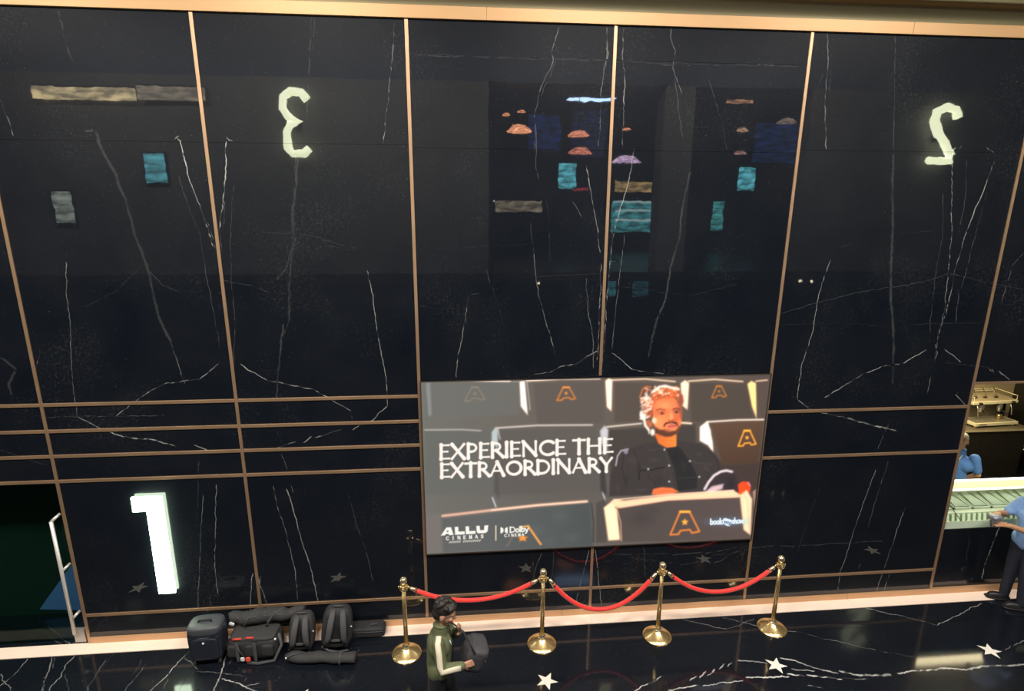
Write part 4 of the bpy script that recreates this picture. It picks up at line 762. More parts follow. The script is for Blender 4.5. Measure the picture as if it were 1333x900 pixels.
# ------------------------------------------------------------------ glass door on the left
d1 = structure('door_1', 'dark glass door with a long steel pull handle'); d1['category'] = 'door'
def pane(name, tint, refl=0.9):
    m = bpy.data.materials.new(name); m.use_nodes = True; nt = m.node_tree; nt.nodes.remove(nt.nodes['Principled BSDF'])
    tr = nt.nodes.new('ShaderNodeBsdfTransparent'); tr.inputs[0].default_value = (*tint, 1); gl = nt.nodes.new('ShaderNodeBsdfGlossy'); gl.inputs['Roughness'].default_value = 0.01
    lw = nt.nodes.new('ShaderNodeLayerWeight'); pw = nt.nodes.new('ShaderNodeMath'); pw.operation = 'POWER'; pw.inputs[1].default_value = 5.0
    ma = nt.nodes.new('ShaderNodeMath'); ma.operation = 'MULTIPLY_ADD'; ma.inputs[1].default_value = refl; ma.inputs[2].default_value = 0.014; mx = nt.nodes.new('ShaderNodeMixShader')
    nt.links.new(lw.outputs['Facing'], pw.inputs[0]); nt.links.new(pw.outputs[0], ma.inputs[0]); nt.links.new(ma.outputs[0], mx.inputs[0])
    nt.links.new(tr.outputs[0], mx.inputs[1]); nt.links.new(gl.outputs[0], mx.inputs[2]); nt.links.new(mx.outputs[0], nt.nodes['Material Output'].inputs[0])
    return m
M_DOORGLASS = pane('door_glass', (0.62, 0.80, 0.74))
MB().box(-5.55, XA - 0.03, 0.05, 0.062, 0.02, 2.04).build('glass', M_DOORGLASS, d1)
MB().box(-6.85, -5.56, 0.05, 0.062, 0.02, 2.04).build('glass', M_DOORGLASS, d1)
hd = MB().tube([(-4.455, -0.03, 0.16), (-4.455, -0.03, 1.60)], 0.019, 12).build('handle', mat('satin_steel', (0.82, 0.80, 0.76), 0.35, 0.5), d1, smooth=True)
for z in (1.60, 0.98, 0.36): MB().tube([(-4.455, -0.03, z), (-4.40, 0.05, z + 0.05)], 0.016, 10).build('standoff', MATS['satin_steel'], hd, smooth=True)
MB().box(-4.49, -4.37, 0.0, 0.048, 0.02, 0.19).build('patch_fitting', mat('patch_steel', (0.45, 0.43, 0.40), 0.4, 0.6), d1, bevel=0.008)
MB().box(-4.52, -4.36, -0.0, 0.07, 0.006, 0.02).build('floor_spring_cover', M_BLACK, d1)
vest = structure('wall_1', 'dark inner panel behind the glass door with a blue triangle'); vest['category'] = 'wall'
MB().box(-6.9, -4.2, 0.56, 0.62, 0.0, 2.2).build('inner_panel', mat('inner_panel_lacquer', (0.010, 0.026, 0.022), 0.65), vest)
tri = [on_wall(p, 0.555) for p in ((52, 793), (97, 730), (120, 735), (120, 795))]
MB().prism(tri, 0.548, 0.558).build('blue_triangle', mat('blue_print', (0.20, 0.25, 0.75), 0.5), vest)  # flat blue shape just in front of the inner panel
MB().box(-4.2, -4.14, 0.2, 0.62, 0.0, 2.2).build('side_panel', MATS['inner_panel_lacquer'], vest)

# ------------------------------------------------------------------ stanchions and ropes
def make_stanchion(label, loc):
    t = thing('stanchion', label, 'stanchion', loc, 0, 'brass rope stanchions')
    o = MB().lathe([(0.002, 0.0), (0.165, 0.0), (0.168, 0.012), (0.160, 0.022), (0.13, 0.036), (0.085, 0.060), (0.052, 0.082), (0.045, 0.088), (0.002, 0.09)], 40).build('base', M_GOLD, t); autosmooth(o, 35)
    o = MB().lathe([(0.002, 0.086), (0.045, 0.087), (0.047, 0.105), (0.033, 0.122), (0.03, 0.135), (0.002, 0.136)], 24).build('pole_socket', M_GOLDLT, t); autosmooth(o, 35)
    MB().tube([(0, 0, 0.12), (0, 0, 0.88)], 0.0245, 24).build('pole', M_GOLD, t, smooth=False).data.polygons.foreach_set('use_smooth', [True] * 26)
    o = MB().lathe([(0.002, 0.84), (0.03, 0.842), (0.046, 0.85), (0.049, 0.875), (0.046, 0.90), (0.03, 0.908), (0.002, 0.91)], 24).build('ring_collar', M_GOLD, t); autosmooth(o, 35)
    for a in range(4):
        c = Vector((0.055 * math.cos(a * PI / 2), 0.055 * math.sin(a * PI / 2), 0.876)); d = Vector((-math.sin(a * PI / 2), math.cos(a * PI / 2), 0)); n = Vector((0, 0, 1))
        MB().tube([c + d * 0.014 * math.cos(q) + n * 0.014 * math.sin(q) for q in np.linspace(0, 2 * PI, 13)], 0.004, 6, False).build('eyelet', M_GOLDLT, t, smooth=True)
    o = MB().lathe([(0.002, 0.905), (0.022, 0.906), (0.020, 0.918), (0.030, 0.926), (0.040, 0.945), (0.041, 0.962), (0.034, 0.985), (0.018, 0.998), (0.002, 1.0)], 24).build('finial', M_GOLDLT, t); autosmooth(o, 40)
    return t
ST = [(-0.665, -0.47), (0.888, -0.45), (2.27, -0.44), (3.70, -0.43)]
SLAB = ['polished brass stanchion left of the walker in olive, first of the row', 'polished brass stanchion right of the walker in olive below the lit screen', 'polished brass stanchion between the two deeper red ropes', 'polished brass stanchion at the right end of the row']
s0 = make_stanchion(SLAB[0], (*ST[0], 0))
for k in (1, 2, 3):
    s = copy_tree(s0); s.location = (*ST[k], 0); s['label'] = SLAB[k]
M_ROPE = mat('red_velvet', (0.90, 0.022, 0.014), 0.55, noise=0.12, nscale=60, sheen=0.5)
def rope(a, b, sag, label):
    za = 0.862; mid = ((a[0] + b[0]) / 2, (a[1] + b[1]) / 2)
    t = thing('velvet_rope', label, 'rope', (mid[0], mid[1], za), 0, 'red ropes between stanchions')
    n = 28; pts = []
    L = math.hypot(b[0] - a[0], b[1] - a[1]); ux, uy = (b[0] - a[0]) / L, (b[1] - a[1]) / L
    for i in range(n + 1):
        s = i / n; d = -L / 2 + 0.07 + (L - 0.14) * s; q = (2 * s - 1)
        pts.append(Vector((ux * d, uy * d, -sag * (1 - abs(q) ** 2.1))))
    MB().tube(pts[1:-1], 0.0245, 12).build('rope', M_ROPE, t, smooth=True)
    for e, f in ((0, 1), (n, n - 1)):
        MB().tube([pts[e], pts[f] + (pts[f] - pts[e]) * 0.4], [0.017, 0.027], 12).build('end_cap', M_GOLDLT, t, smooth=True)
        sg = -1 if e == 0 else 1
        MB().tube([pts[e], pts[e] + Vector((ux * 0.02 * sg, uy * 0.02 * sg, 0.008))], 0.007, 8).build('hook', M_GOLDLT, t, smooth=True)
rope(ST[0], ST[1], 0.21, 'red velvet rope hanging behind the head of the walker in olive')
rope(ST[1], ST[2], 0.44, 'red velvet rope sagging lowest, middle of the three')
rope(ST[2], ST[3], 0.30, 'red velvet rope at the right end of the barrier')

# ------------------------------------------------------------------ luggage
M_NYL = mat('black_nylon', (0.022, 0.023, 0.025), 0.75, noise=0.35, nscale=25, bump=0.25)
M_NYL2 = mat('charcoal_canvas', (0.032, 0.032, 0.033), 0.8, noise=0.3, nscale=30, bump=0.3)
M_NYL3 = mat('grey_webbing', (0.06, 0.06, 0.065), 0.8, noise=0.2, nscale=60)
M_NAVY = mat('navy_shell', (0.014, 0.017, 0.028), 0.45, noise=0.25, nscale=12)
M_GREYTOP = mat('grey_shell', (0.055, 0.062, 0.07), 0.5, noise=0.2, nscale=12)
M_MESH = mat('black_mesh_fabric', (0.008, 0.008, 0.009), 0.9)
M_RED = mat('red_webbing', (0.6, 0.05, 0.03), 0.6)
M_TAGW = mat('white_tag', (0.7, 0.72, 0.7), 0.5)
M_TAGR = mat('red_tag', (0.75, 0.08, 0.05), 0.5)
def rotm(rx=0, ry=0, rz=0): return (Matrix.Rotation(rz, 3, 'Z') @ Matrix.Rotation(ry, 3, 'Y') @ Matrix.Rotation(rx, 3, 'X'))
t = thing('suitcase', 'dark navy upright case with a grey top and carry handle', 'suitcase', (-2.85, -0.34, 0), 0.05)
MB().soft((0, 0, 0.26), (0.36, 0.26, 0.46), 4.5, 12, None, 0.0, -0.06).build('shell', M_NAVY, t, smooth=True)
MB().soft((0, -0.005, 0.432), (0.365, 0.262, 0.13), 3.8, 10).build('top_cover', M_GREYTOP, t, smooth=True)
MB().tube([(-0.07, -0.03, 0.49), (-0.06, -0.03, 0.518), (0.06, -0.03, 0.518), (0.07, -0.03, 0.49)], 0.011, 8).build('handle', M_BLACK, t, smooth=True)
MB().soft((0, -0.115, 0.22), (0.29, 0.06, 0.28), 5, 8).build('front_pocket', M_NAVY, t, smooth=True)
MB().tube([(-0.15, -0.122, 0.365), (0, -0.137, 0.37), (0.15, -0.122, 0.365)], 0.005, 6).build('zip', M_NYL3, t, smooth=True)
MB().ball((0.0, -0.145, 0.31), 0.012).build('badge', M_TAGW, t, smooth=True)
for sx in (-0.13, 0.13):
    for sy in (-0.09, 0.09): MB().tube([(sx - 0.014, sy, 0.03), (sx + 0.014, sy, 0.03)], 0.03, 12).build('wheel', M_BLACK, t, smooth=True)

t = thing('duffel_bag', 'wide black camera bag with red stripes and two hanging tags', 'bag', (-2.36, -0.28, 0), -0.04)
MB().soft((0, 0, 0.14), (0.56, 0.33, 0.28), 4.4, 12, None, 0.012, 0.0, 2).build('body', M_NYL, t, smooth=True)
MB().soft((0, -0.0, 0.262), (0.50, 0.30, 0.06), 5, 10, None, 0.02, 0, 1).build('top_flap', M_NYL2, t, smooth=True)
for sx in (-0.19, 0.0, 0.18): MB().soft((sx, -0.165, 0.15), (0.13, 0.05, 0.14), 5, 8, None, 0.02, 0, sx * 9).build('front_pocket', M_NYL, t, smooth=True)
for sx in (-0.14, 0.05): MB().soft((sx, -0.188, 0.14), (0.035, 0.012, 0.24), 6, 6).build('strap', M_NYL3, t, smooth=True)
MB().tube([(-0.20, -0.14, 0.278), (-0.15, -0.145, 0.285), (-0.10, -0.14, 0.285)], 0.012, 8).build('red_stripe', M_RED, t, smooth=True)
MB().tube([(-0.06, -0.135, 0.288), (-0.02, -0.14, 0.293), (0.03, -0.135, 0.29)], 0.011, 8).build('red_stripe', M_RED, t, smooth=True)
MB().tube([(-0.14, -0.185, 0.25), (-0.11, -0.2, 0.17), (-0.07, -0.2, 0.10)], 0.006, 6).build('tag_cord', M_NYL3, t, smooth=True)
MB().soft((-0.085, -0.208, 0.075), (0.045, 0.012, 0.05), 4, 6).build('white_tag', M_TAGW, t, smooth=True); MB().soft((-0.025, -0.208, 0.07), (0.055, 0.014, 0.058), 4, 6).build('red_tag', M_TAGR, t, smooth=True)
MB().tube([(0.27, -0.04, 0.26), (0.31, -0.1, 0.16), (0.25, -0.19, 0.03), (0.08, -0.215, 0.02), (-0.04, -0.2, 0.02)], 0.017, 8, True, (1, .5)).build('shoulder_strap', M_NYL3, t, smooth=True)
for p in ((-0.285, -0.06, 0.14), (0.255, -0.12, 0.25)): MB().ball(p, 0.017).build('ring', M_STEEL, t, smooth=True)

t = thing('tripod_bag', 'long soft black tripod bag lying on top of the camera bag', 'bag', (-2.27, -0.17, 0.27), 0.03)
n = 22; pts = [(-0.40 + 0.82 * i / n, 0.02 * math.sin(i * .7), 0.095 + 0.014 * math.sin(i * .9 + 1) + 0.03 * i / n) for i in range(n + 1)]
rs = [0.055 + 0.032 * math.sin(PI * min(1, (i + 1.2) / n)) + 0.006 * math.sin(i * 1.7) for i in range(n + 1)]
MB().tube(pts, rs, 14, True, (1, 0.95)).build('body', M_NYL2, t, smooth=True)
MB().tube([(p[0], p[1] - r * .8, p[2] + r * .52) for p, r in list(zip(pts, rs))[2:-2]], 0.006, 6).build('zip', M_NYL3, t, smooth=True)
MB().tube([(-0.22, -0.095, 0.05), (-0.17, -0.085, 0.15), (-0.12, 0.0, 0.19)], 0.015, 8, True, (1, .4)).build('strap', M_NYL3, t, smooth=True)
MB().tube([(0.02, -0.085, 0.02), (0.05, -0.1, 0.10), (0.11, -0.07, 0.175), (0.22, -0.02, 0.205)], 0.012, 8, True, (1, .4)).build('strap', M_NYL3, t, smooth=True)
MB().soft((-0.36, -0.06, 0.075), (0.06, 0.02, 0.035), 4, 6, rotm(0, .5, 0)).build('label_patch', M_TAGW, t, smooth=True)

def backpack(label, loc, rz, h, wd, lean, seed, mats):
    t = thing('backpack', label, 'backpack', loc, rz, 'black backpacks leaning on the wall')
    R = rotm(-lean, 0, 0)
    def Rp(p): return tuple(R @ Vector(p))
    MB().soft(Rp((0, 0, h / 2)), (wd, 0.22, h), 3.6, 12, R, 0.015, 0.12, seed).build('body', mats[0], t, smooth=True)
    MB().soft(Rp((0, -0.10, h * .40)), (wd * .72, 0.05, h * .62), 5, 8, R).build('back_panel', M_MESH, t, smooth=True)
    for sx in (-1, 1):
        pth = [(sx * wd * .14, -0.02, h * .97), (sx * wd * .16, -0.115, h * .90), (sx * wd * .20, -0.165, h * .66), (sx * wd * .24, -0.165, h * .38), (sx * wd * .34, -0.13, h * .12)]
        MB().tube([Rp(p) for p in pth], [0.026, 0.034, 0.036, 0.031, 0.02], 10, True, (1, .42)).build('shoulder_strap', mats[1], t, smooth=True)
    MB().tube([Rp(p) for p in ((-.05, -.03, h * .96), (-.045, -.05, h * 1.03), (.045, -.05, h * 1.03), (.05, -.03, h * .96))], 0.011, 8).build('top_loop', mats[1], t, smooth=True)
    MB().tube([Rp(p) for p in ((-wd * .42, -.09, h * .1), (-wd * .2, -.15, .035), (wd * .1, -.17, .025), (wd * .4, -.15, .03))], 0.014, 8, True, (1, .5)).build('hip_strap', mats[1], t, smooth=True)
    t.rotation_euler = (0, 0.05 if seed == 1 else 0.11, rz)
    MB().ball(Rp((wd * .44, -.08, h * .55)), 0.012).build('buckle', M_STEEL, t, smooth=True)
    MB().soft(Rp((0, -0.148, h * .30)), (wd * .3, 0.012, 0.03), 4, 6, R).build('chest_clip', mats[1], t, smooth=True)
    return t
backpack('black backpack with straps forward, left of the two against the wall', (-1.87, -0.27, 0), 0.05, 0.43, 0.30, 0.16, 1, (M_NYL2, M_NYL3))
backpack('taller dark backpack with straps forward, right of the two', (-1.49, -0.27, 0), 0.10, 0.485, 0.36, 0.16, 4, (M_NYL, M_NYL3))
t = thing('light_stand_pouch', 'long thin charcoal pouch lying in front of the backpacks', 'bag', (-1.60, -0.51, 0), -0.09)
n = 18; pts = [(-0.40 + 0.78 * i / n, 0.008 * math.sin(i * .8), 0.062 + 0.004 * math.sin(i)) for i in range(n + 1)]
rs = [0.03, 0.045] + [0.058 + 0.004 * math.sin(i * 1.3) for i in range(n - 2)] + [0.06, 0.058]
MB().tube(pts, rs, 12, True, (1.15, .9)).build('body', M_NYL2, t, smooth=True)
MB().tube([(0.22, y, z) for y, z in ((-0.07, 0.02), (-0.072, 0.07), (-0.03, 0.118), (0.04, 0.118))], 0.012, 8, True, (1, .4)).build('band', M_NYL3, t, smooth=True)
MB().tube([(-0.40, -.0, 0.06), (-0.36, -0.05, 0.10), (-0.30, -0.03, 0.12), (-0.22, 0.0, 0.12)], 0.008, 8).build('drawstring', M_NYL3, t, smooth=True); MB().ball((-0.37, -0.05, 0.09), 0.014).build('cord_lock', M_STEEL, t, smooth=True)
t = thing('equipment_case', 'low black soft case lying on the pale border by the wall', 'case', (-1.15, -0.115, 0.006), 0.0)
MB().soft((0, 0, 0.062), (0.42, 0.17, 0.125), 6, 10, None, 0.006).build('body', M_NYL, t, smooth=True)
MB().tube([(-0.19, -0.086, 0.085), (0.0, -0.09, 0.087), (0.19, -0.086, 0.085)], 0.005, 6).build('zip', M_NYL3, t, smooth=True)
MB().tube([(0.03, -.02, .122), (0.05, -.02, .14), (0.11, -.02, .14), (0.13, -.02, .122)], 0.008, 8).build('handle', M_NYL3, t, smooth=True)
MB().ball((-0.19, -0.08, 0.035), 0.016).build('clasp', M_TAGW, t, smooth=True)

# ------------------------------------------------------------------ people
def capsules(parts, voxel, name, matl, parent, smooth_it=3, blend=None):
    """one continuous body: tapered limbs fused by a voxel remesh"""
    mb = MB()
    for q in parts:
        if q[0] == 'c':
            _, a, b, r0, r1 = q; a = Vector(a); b = Vector(b); d = b - a; L = max(d.length, 1e-4); d /= L
            path = []; rr = []
            for k in range(1, 5):
                th = PI / 2 * (1 - k / 4); path.append(a - d * r0 * math.sin(th)); rr.append(max(r0 * math.cos(th), 1e-3))
            for k in range(0, 5):
                th = PI / 2 * (k / 4); path.append(b + d * r1 * math.sin(th)); rr.append(max(r1 * math.cos(th), 1e-3))
            mb.tube(path, rr, 16)
        else:
            _, c, r, rot = q; mb.ball(c, r, 10, rot)
    o = mb.build(name, matl, None, smooth=True)
    md = o.modifiers.new('fuse', 'REMESH'); md.mode = 'VOXEL'; md.voxel_size = voxel; md.use_smooth_shade = True
    ms = o.modifiers.new('soften', 'SMOOTH'); ms.factor = 0.5; ms.iterations = smooth_it
    dg = bpy.context.evaluated_depsgraph_get(); ev = o.evaluated_get(dg); nm = bpy.data.meshes.new_from_object(ev)
    o.modifiers.clear(); old = o.data; o.data = nm; bpy.data.meshes.remove(old); nm.name = name
    if len(nm.materials) == 0: nm.materials.append(matl)
    nm.polygons.foreach_set('use_smooth', [True] * len(nm.polygons))
    o.parent = parent
    return o
def hand(wrist, d, palm_n, curl=0.6, side=1):
    """palm and five separate bent fingers; d = direction of fingers, palm_n = palm normal"""
    d = Vector(d).normalized(); n = Vector(palm_n); n = (n - d * n.dot(d)).normalized(); s = d.cross(n) * side; w_ = Vector(wrist); out = []
    for k in (-1.2, -.4, .4, 1.2): out.append(('c', w_ + d * 0.015 + s * 0.014 * k, w_ + d * 0.085 + s * 0.021 * k, 0.016, 0.0135))
    for k, ln in ((-1.5, .064), (-.5, .080), (.5, .086), (1.5, .074)):
        a = w_ + d * 0.088 + s * 0.0195 * k; dd = d
        for j in range(3):
            ang = curl * (0.5 + 0.35 * j); dd = (d * math.cos(ang) + n * math.sin(ang)).normalized(); L = ln * (0.46, .32, .26)[j]
            b = a + dd * L; out.append(('c', a, b, 0.0098 - 0.0012 * j, 0.009 - 0.0012 * j)); a = b
    a = w_ + d * 0.025 + s * 0.03; b = a + (d * .6 + s * .65 + n * .45).normalized() * 0.045; c = b + (d * .85 + s * .15 + n * .5).normalized() * 0.034
    out += [('c', a, b, 0.0145, 0.0115), ('c', b, c, 0.0112, 0.0088)]
    return out
def head_parts(c, f, up=(0, 0, 1), hs=1.0):
    """skull, jaw, nose, brow, lips, ears; f = facing direction"""
    f = Vector(f).normalized(); u = Vector(up); u = (u - f * u.dot(f)).normalized(); s = f.cross(u); c = Vector(c)
    R = Matrix((f, s, u)).transposed()
    P_ = lambda x, y, z: c + (f * x + s * y + u * z) * hs
    q = [('e', P_(-.012, 0, .03), (.096, .078, .088), R), ('e', P_(.018, 0, -.02), (.074, .066, .085), R), ('e', P_(.042, 0, -.078), (.042, .044, .034), R),
         ('e', P_(.078, 0, .022), (.018, .05, .013), R), ('c', P_(.086, 0, .01), P_(.108, 0, -.022), .009, .014), ('e', P_(.097, .011, -.026), (.011, .009, .008), R), ('e', P_(.097, -.011, -.026), (.011, .009, .008), R),
         ('e', P_(.085, 0, -.052), (.012, .025, .006), R), ('e', P_(.083, 0, -.064), (.012, .022, .007), R),
         ('e', P_(.068, .038, -.02), (.022, .022, .022), R), ('e', P_(.068, -.038, -.02), (.022, .022, .022), R),
         ('e', P_(-.012, .078, -.005), (.022, .011, .033), R), ('e', P_(-.012, -.078, -.005), (.022, .011, .033), R)]
    q = [(e[0], e[1], tuple(r * hs for r in e[2]), e[3]) if e[0] == 'e' else ('c', e[1], e[2], e[3] * hs, e[4] * hs) for e in q]
    return q, P_, R
M_EYE = mat('eye_white', (0.7, 0.68, 0.65), 0.3); M_IRIS = mat('dark_iris', (0.02, 0.012, 0.01), 0.2); M_LIP = mat('lip', (0.42, 0.17, 0.13), 0.5)
def face(P_, R, t, skin_hair):
    for s in (-1, 1):
        e = MB().ball(P_(.080, .031 * s, .004), .0135).build('eye', M_EYE, t, smooth=True)
        MB().ball(P_(.0885, .0315 * s, .003), .0072).build('iris', M_IRIS, e, smooth=True)
        MB().tube([P_(.086, .014 * s, .024), P_(.092, .03 * s, .029), P_(.082, .050 * s, .024)], .0045, 6).build('eyebrow', skin_hair, t, smooth=True)
    MB().ball(P_(.0915, 0, -.057), (.0075, .021, .009), 6, R).build('lips', M_LIP, t, smooth=True)

SK1 = mat('skin_tan', (0.42, 0.22, 0.14), 0.5, noise=0.1, nscale=20); SK2 = mat('skin_brown', (0.40, 0.21, 0.11), 0.5, noise=0.1, nscale=20)
M_OLIVE = mat('olive_jersey', (0.10, 0.115, 0.055), 0.8, noise=0.25, nscale=20, bump=0.15)
M_CREAM = mat('cream_stripe', (0.66, 0.60, 0.46), 0.8)
M_TROU = mat('black_trousers', (0.012, 0.013, 0.016), 0.8, noise=0.3, nscale=15)
M_HAIR = mat('black_hair', (0.014, 0.010, 0.009), 0.55, noise=0.4, nscale=60, bump=0.6)
M_SHOE = mat('black_shoe', (0.02, 0.02, 0.022), 0.4)
M_BLUE = mat('blue_polo', (0.10, 0.26, 0.60), 0.75, noise=0.12, nscale=15, bump=0.1)
M_NAVYT = mat('navy_trousers', (0.014, 0.018, 0.034), 0.8, noise=0.3, nscale=12)
M_GREYHAIR = mat('grey_hair', (0.62, 0.6, 0.56), 0.8)

def figure(label, loc, rz, J, skin, top_m, trou_m, hair_m, short_sleeve, hair_style='full', stripe=None, scale=1.0, top_hem=0.86):
    t = thing('person', label, 'person', loc, rz); t.scale = (scale,) * 3
    hs = J.get('hs', 1.0); hp, P_, R = head_parts(J['head'], J['face'], J.get('up', (0, 0, 1)), hs)
    chest = Vector(J['chest']); pel = Vector(J['pelvis']); nb = Vector(J['neck'])
    side = Vector(J.get('side', (0, 1, 0)))
    torso = lambda g: [('c', pel - side * .075, pel + side * .075, .105 + g, .105 + g), ('c', pel, chest, .115 + g, .125 + g), ('c', chest - side * .085, chest + side * .085, .105 + g, .105 + g), ('c', chest + Vector((0, 0, .05)) - side * .12, chest + Vector((0, 0, .05)) + side * .12, .065 + g, .065 + g), ('c', chest, nb, .09 + g, .062 + g)]
    arms = lambda g, lo: sum([[('c', J['sh' + k], J['el' + k], .052 + g, .042 + g)] + ([('c', J['el' + k], J['wr' + k], .041 + g, .031 + g)] if lo else []) for k in 'LR'], [])
    legs = lambda g: sum([[('c', J['hp' + k], J['kn' + k], .085 + g, .055 + g), ('c', J['kn' + k], J['an' + k], .053 + g, .038 + g)] for k in 'LR'], [])
    hands = hand(*J['handL']) + hand(*J['handR'])
    body = hp + [('c', nb - Vector((0, 0, .04)), Vector(J['head']) - Vector((0, 0, .055)), .054, .052)] + torso(0) + arms(0, True) + legs(0) + hands
    capsules(body, 0.0065, 'body', skin, t, 3)
    face(P_, R, t, hair_m)
    sh = torso(.016) + arms(.016, not short_sleeve) if not short_sleeve else torso(.016) + [('c', J['sh' + k], Vector(J['sh' + k]).lerp(Vector(J['el' + k]), .72), .072, .064) for k in 'LR']
    top = capsules(sh, 0.011, 'shirt' if short_sleeve else 'jacket', top_m, t, 4)
    c0 = nb + Vector((0, 0, 0.028)); MB().tube([c0 + Vector((.066 * math.cos(a), .066 * math.sin(a), .008 * math.sin(a * 2))) for a in np.linspace(0, 2 * PI, 19)], .013, 8, False).build('collar', top_m, top, smooth=True)
    capsules([('c', pel - side * .07, pel + side * .07, .112, .112)] + legs(.018), 0.012, 'trousers', trou_m, t, 4)
    for k in 'LR':
        a = Vector(J['an' + k]); d = Vector(J.get('toe' + k, J['face'])); d.z = 0; d.normalize(); n_ = Vector((0, 0, 1)); s_ = d.cross(n_)
        RR = Matrix((d, s_, n_)).transposed()
        lift = a.z - 0.085
        so = MB().soft(a + d * .055 + Vector((0, 0, -.045)), (.28, .10, .085), 3.2, 8, RR, 0, .25).build('shoe', M_SHOE, t, smooth=True)
        MB().soft(a + d * .058 + Vector((0, 0, -.076)), (.285, .104, .022), 5, 6, RR).build('sole', M_BLACK, so, smooth=True)
    if hair_style == 'full':
        hm = [('e', P_(-.022, 0, .052), (.098, .085, .088), R), ('e', P_(-.06, 0, .0), (.055, .078, .075), R), ('e', P_(.045, 0, .095), (.05, .07, .032), R)]
        rq = random.Random(5)
        for i in range(34):
            a = rq.uniform(0, 2 * PI); e = rq.uniform(.25, 1.4); hm.append(('e', P_(-.02 + .095 * math.cos(a) * math.cos(e), .085 * math.sin(a) * math.cos(e), .055 + .088 * math.sin(e)), (.022, .02, .02), R))
        hm = [(e[0], e[1], tuple(r * hs for r in e[2]), e[3]) for e in hm]
        capsules(hm, 0.007, 'hair', hair_m, t, 1)
    else:
        capsules([('e', P_(-.022, 0, .046), (.094, .082, .085), R), ('e', P_(-.05, 0, .01), (.058, .076, .07), R)], 0.008, 'hair', hair_m, t, 2)
    return t, P_, R, top

# walking man with a bag, facing right
J = dict(hs=1.17, head=(0.06, 0, 1.60), face=(1, -.10, -.30), chest=(0.0, 0, 1.24), pelvis=(-0.02, 0, 0.93), neck=(0.01, 0, 1.435), side=(0, 1, 0),
         shR=(-.01, -.185, 1.375), elR=(.03, -.265, 1.13), wrR=(.235, -.225, 1.11), handR=((.245, -.222, 1.11), (1, .25, .0), (0, 1, -.3), .7, -1),
         shL=(.01, .185, 1.375), elL=(.14, .23, 1.13), wrL=(.20, .06, 1.30), handL=((.20, .055, 1.305), (.3, -.45, .9), (-.9, -.2, .2), .9, 1),
         hpR=(-.02, -.09, .90), knR=(.10, -.095, .50), anR=(.0, -.09, .13), hpL=(-.02, .09, .90), knL=(.02, .09, .48), anL=(-.16, .09, .085) if False else (.2, .09, .085))
J['knR'] = (-.06, -.095, .49); J['anR'] = (-.26, -.09, .12); J['knL'] = (.12, .09, .49); J['anL'] = (.20, .09, .085)
MANLOC = (-0.235, -1.52, 0)
man, P_, R_, top = figure('dark haired walker in olive jacket with cream sleeve stripe, carrying a bag', MANLOC, 0.0, J, SK1, M_OLIVE, M_TROU, M_HAIR, False, scale=0.85)
sa, se, sw = Vector(J['shR']), Vector(J['elR']), Vector(J['wrR'])
pth = [sa + Vector((.01, .02, .07)), sa + Vector((0, -.058, .035)), sa.lerp(se, .35) + Vector((0.0, -.062, .01)), sa.lerp(se, .8) + Vector((-.01, -.058, .005)), se + Vector((.0, -.056, -.005)), se.lerp(sw, .3) + Vector((.01, -.058, .01)), se.lerp(sw, .7) + Vector((.0, -.052, .015)), sw + Vector((-.01, -.046, .012))]
MB().tube(pth, .031, 10, True, (1, .45)).build('sleeve_stripe', M_CREAM, top, smooth=True)
MB().soft((.118, -.07, 1.28), (.012, .05, .05), 3, 6, rotm(0, -.2, .3)).build('chest_badge', mat('pale_badge', (.5, .55, .55), .6), top, smooth=True)
MB().tube([(.10, -.02, 1.46), (.118, -.02, 1.38), (.138, 0, 1.2), (.138, 0, 1.0), (.12, 0, .86)], .006, 6).build('zip', M_BLACK, top, smooth=True)
bag = thing('shoulder_bag', 'dark grey soft bag held in front of the walker in olive', 'bag', (MANLOC[0] + .305, MANLOC[1] - .02, 0.80), 0.15)
bag.scale = (.85, .85, .85)
MB().soft((0, 0, .14), (.24, .34, .30), 4, 12, rotm(0, .25, 0), .02, .06, 3).build('body', mat('grey_bag_cloth', (.03, .03, .034), .75, noise=.3, nscale=15, bump=.2), bag, smooth=True)
MB().soft((.06, -.0, .21), (.20, .32, .14), 4, 10, rotm(0, .3, 0), .02).build('flap', mat('grey_flap_cloth', (.045, .044, .05), .75, noise=.3, nscale=15), bag, smooth=True)
MB().tube([(-.0, -.15, .26), (-.05, -.12, .36), (-.10, -.02, .45), (-.22, .06, .53), (-.34, .10, .53)], .014, 8, True, (1, .4)).build('strap', M_BLACK, bag, smooth=True)
MB().soft((.115, -.08, .10), (.02, .06, .03), 4, 6).build('buckle', mat('pale_buckle', (.3, .32, .33), .4), bag, smooth=True)

# customer at the right edge, facing left along the counter
J2 = dict(head=(0.02, 0, 1.575), face=(1, -.25, -.38), chest=(-.02, 0, 1.22), pelvis=(-.02, 0, 0.91), neck=(-.01, 0, 1.42), side=(0, 1, 0),
          shL=(-.01, .185, 1.355), elL=(.10, .25, 1.14), wrL=(.37, .13, 1.20), handL=((.38, .125, 1.20), (1, -.25, .10), (0, -.3, -1), .6, -1),
          shR=(-.01, -.185, 1.355), elR=(.13, -.235, 1.16), wrR=(.37, -.06, 1.27), handR=((.38, -.055, 1.27), (1, .25, -.1), (0, .3, -1), .6, 1),
          hpL=(-.02, .09, .88), knL=(.0, .10, .48), anL=(-.03, .10, .09), hpR=(-.02, -.09, .88), knR=(.01, -.10, .48), anR=(.03, -.10, .09))
cust, P2, R2_, top2 = figure('customer in light blue shirt and dark trousers at the counter edge', (7.01, -0.27, 0.0), PI - 0.1, J2, SK2, mat('light_blue_shirt', (0.24, 0.42, 0.78), .75, noise=.1, nscale=15, bump=.1), M_NAVYT, M_HAIR, True)
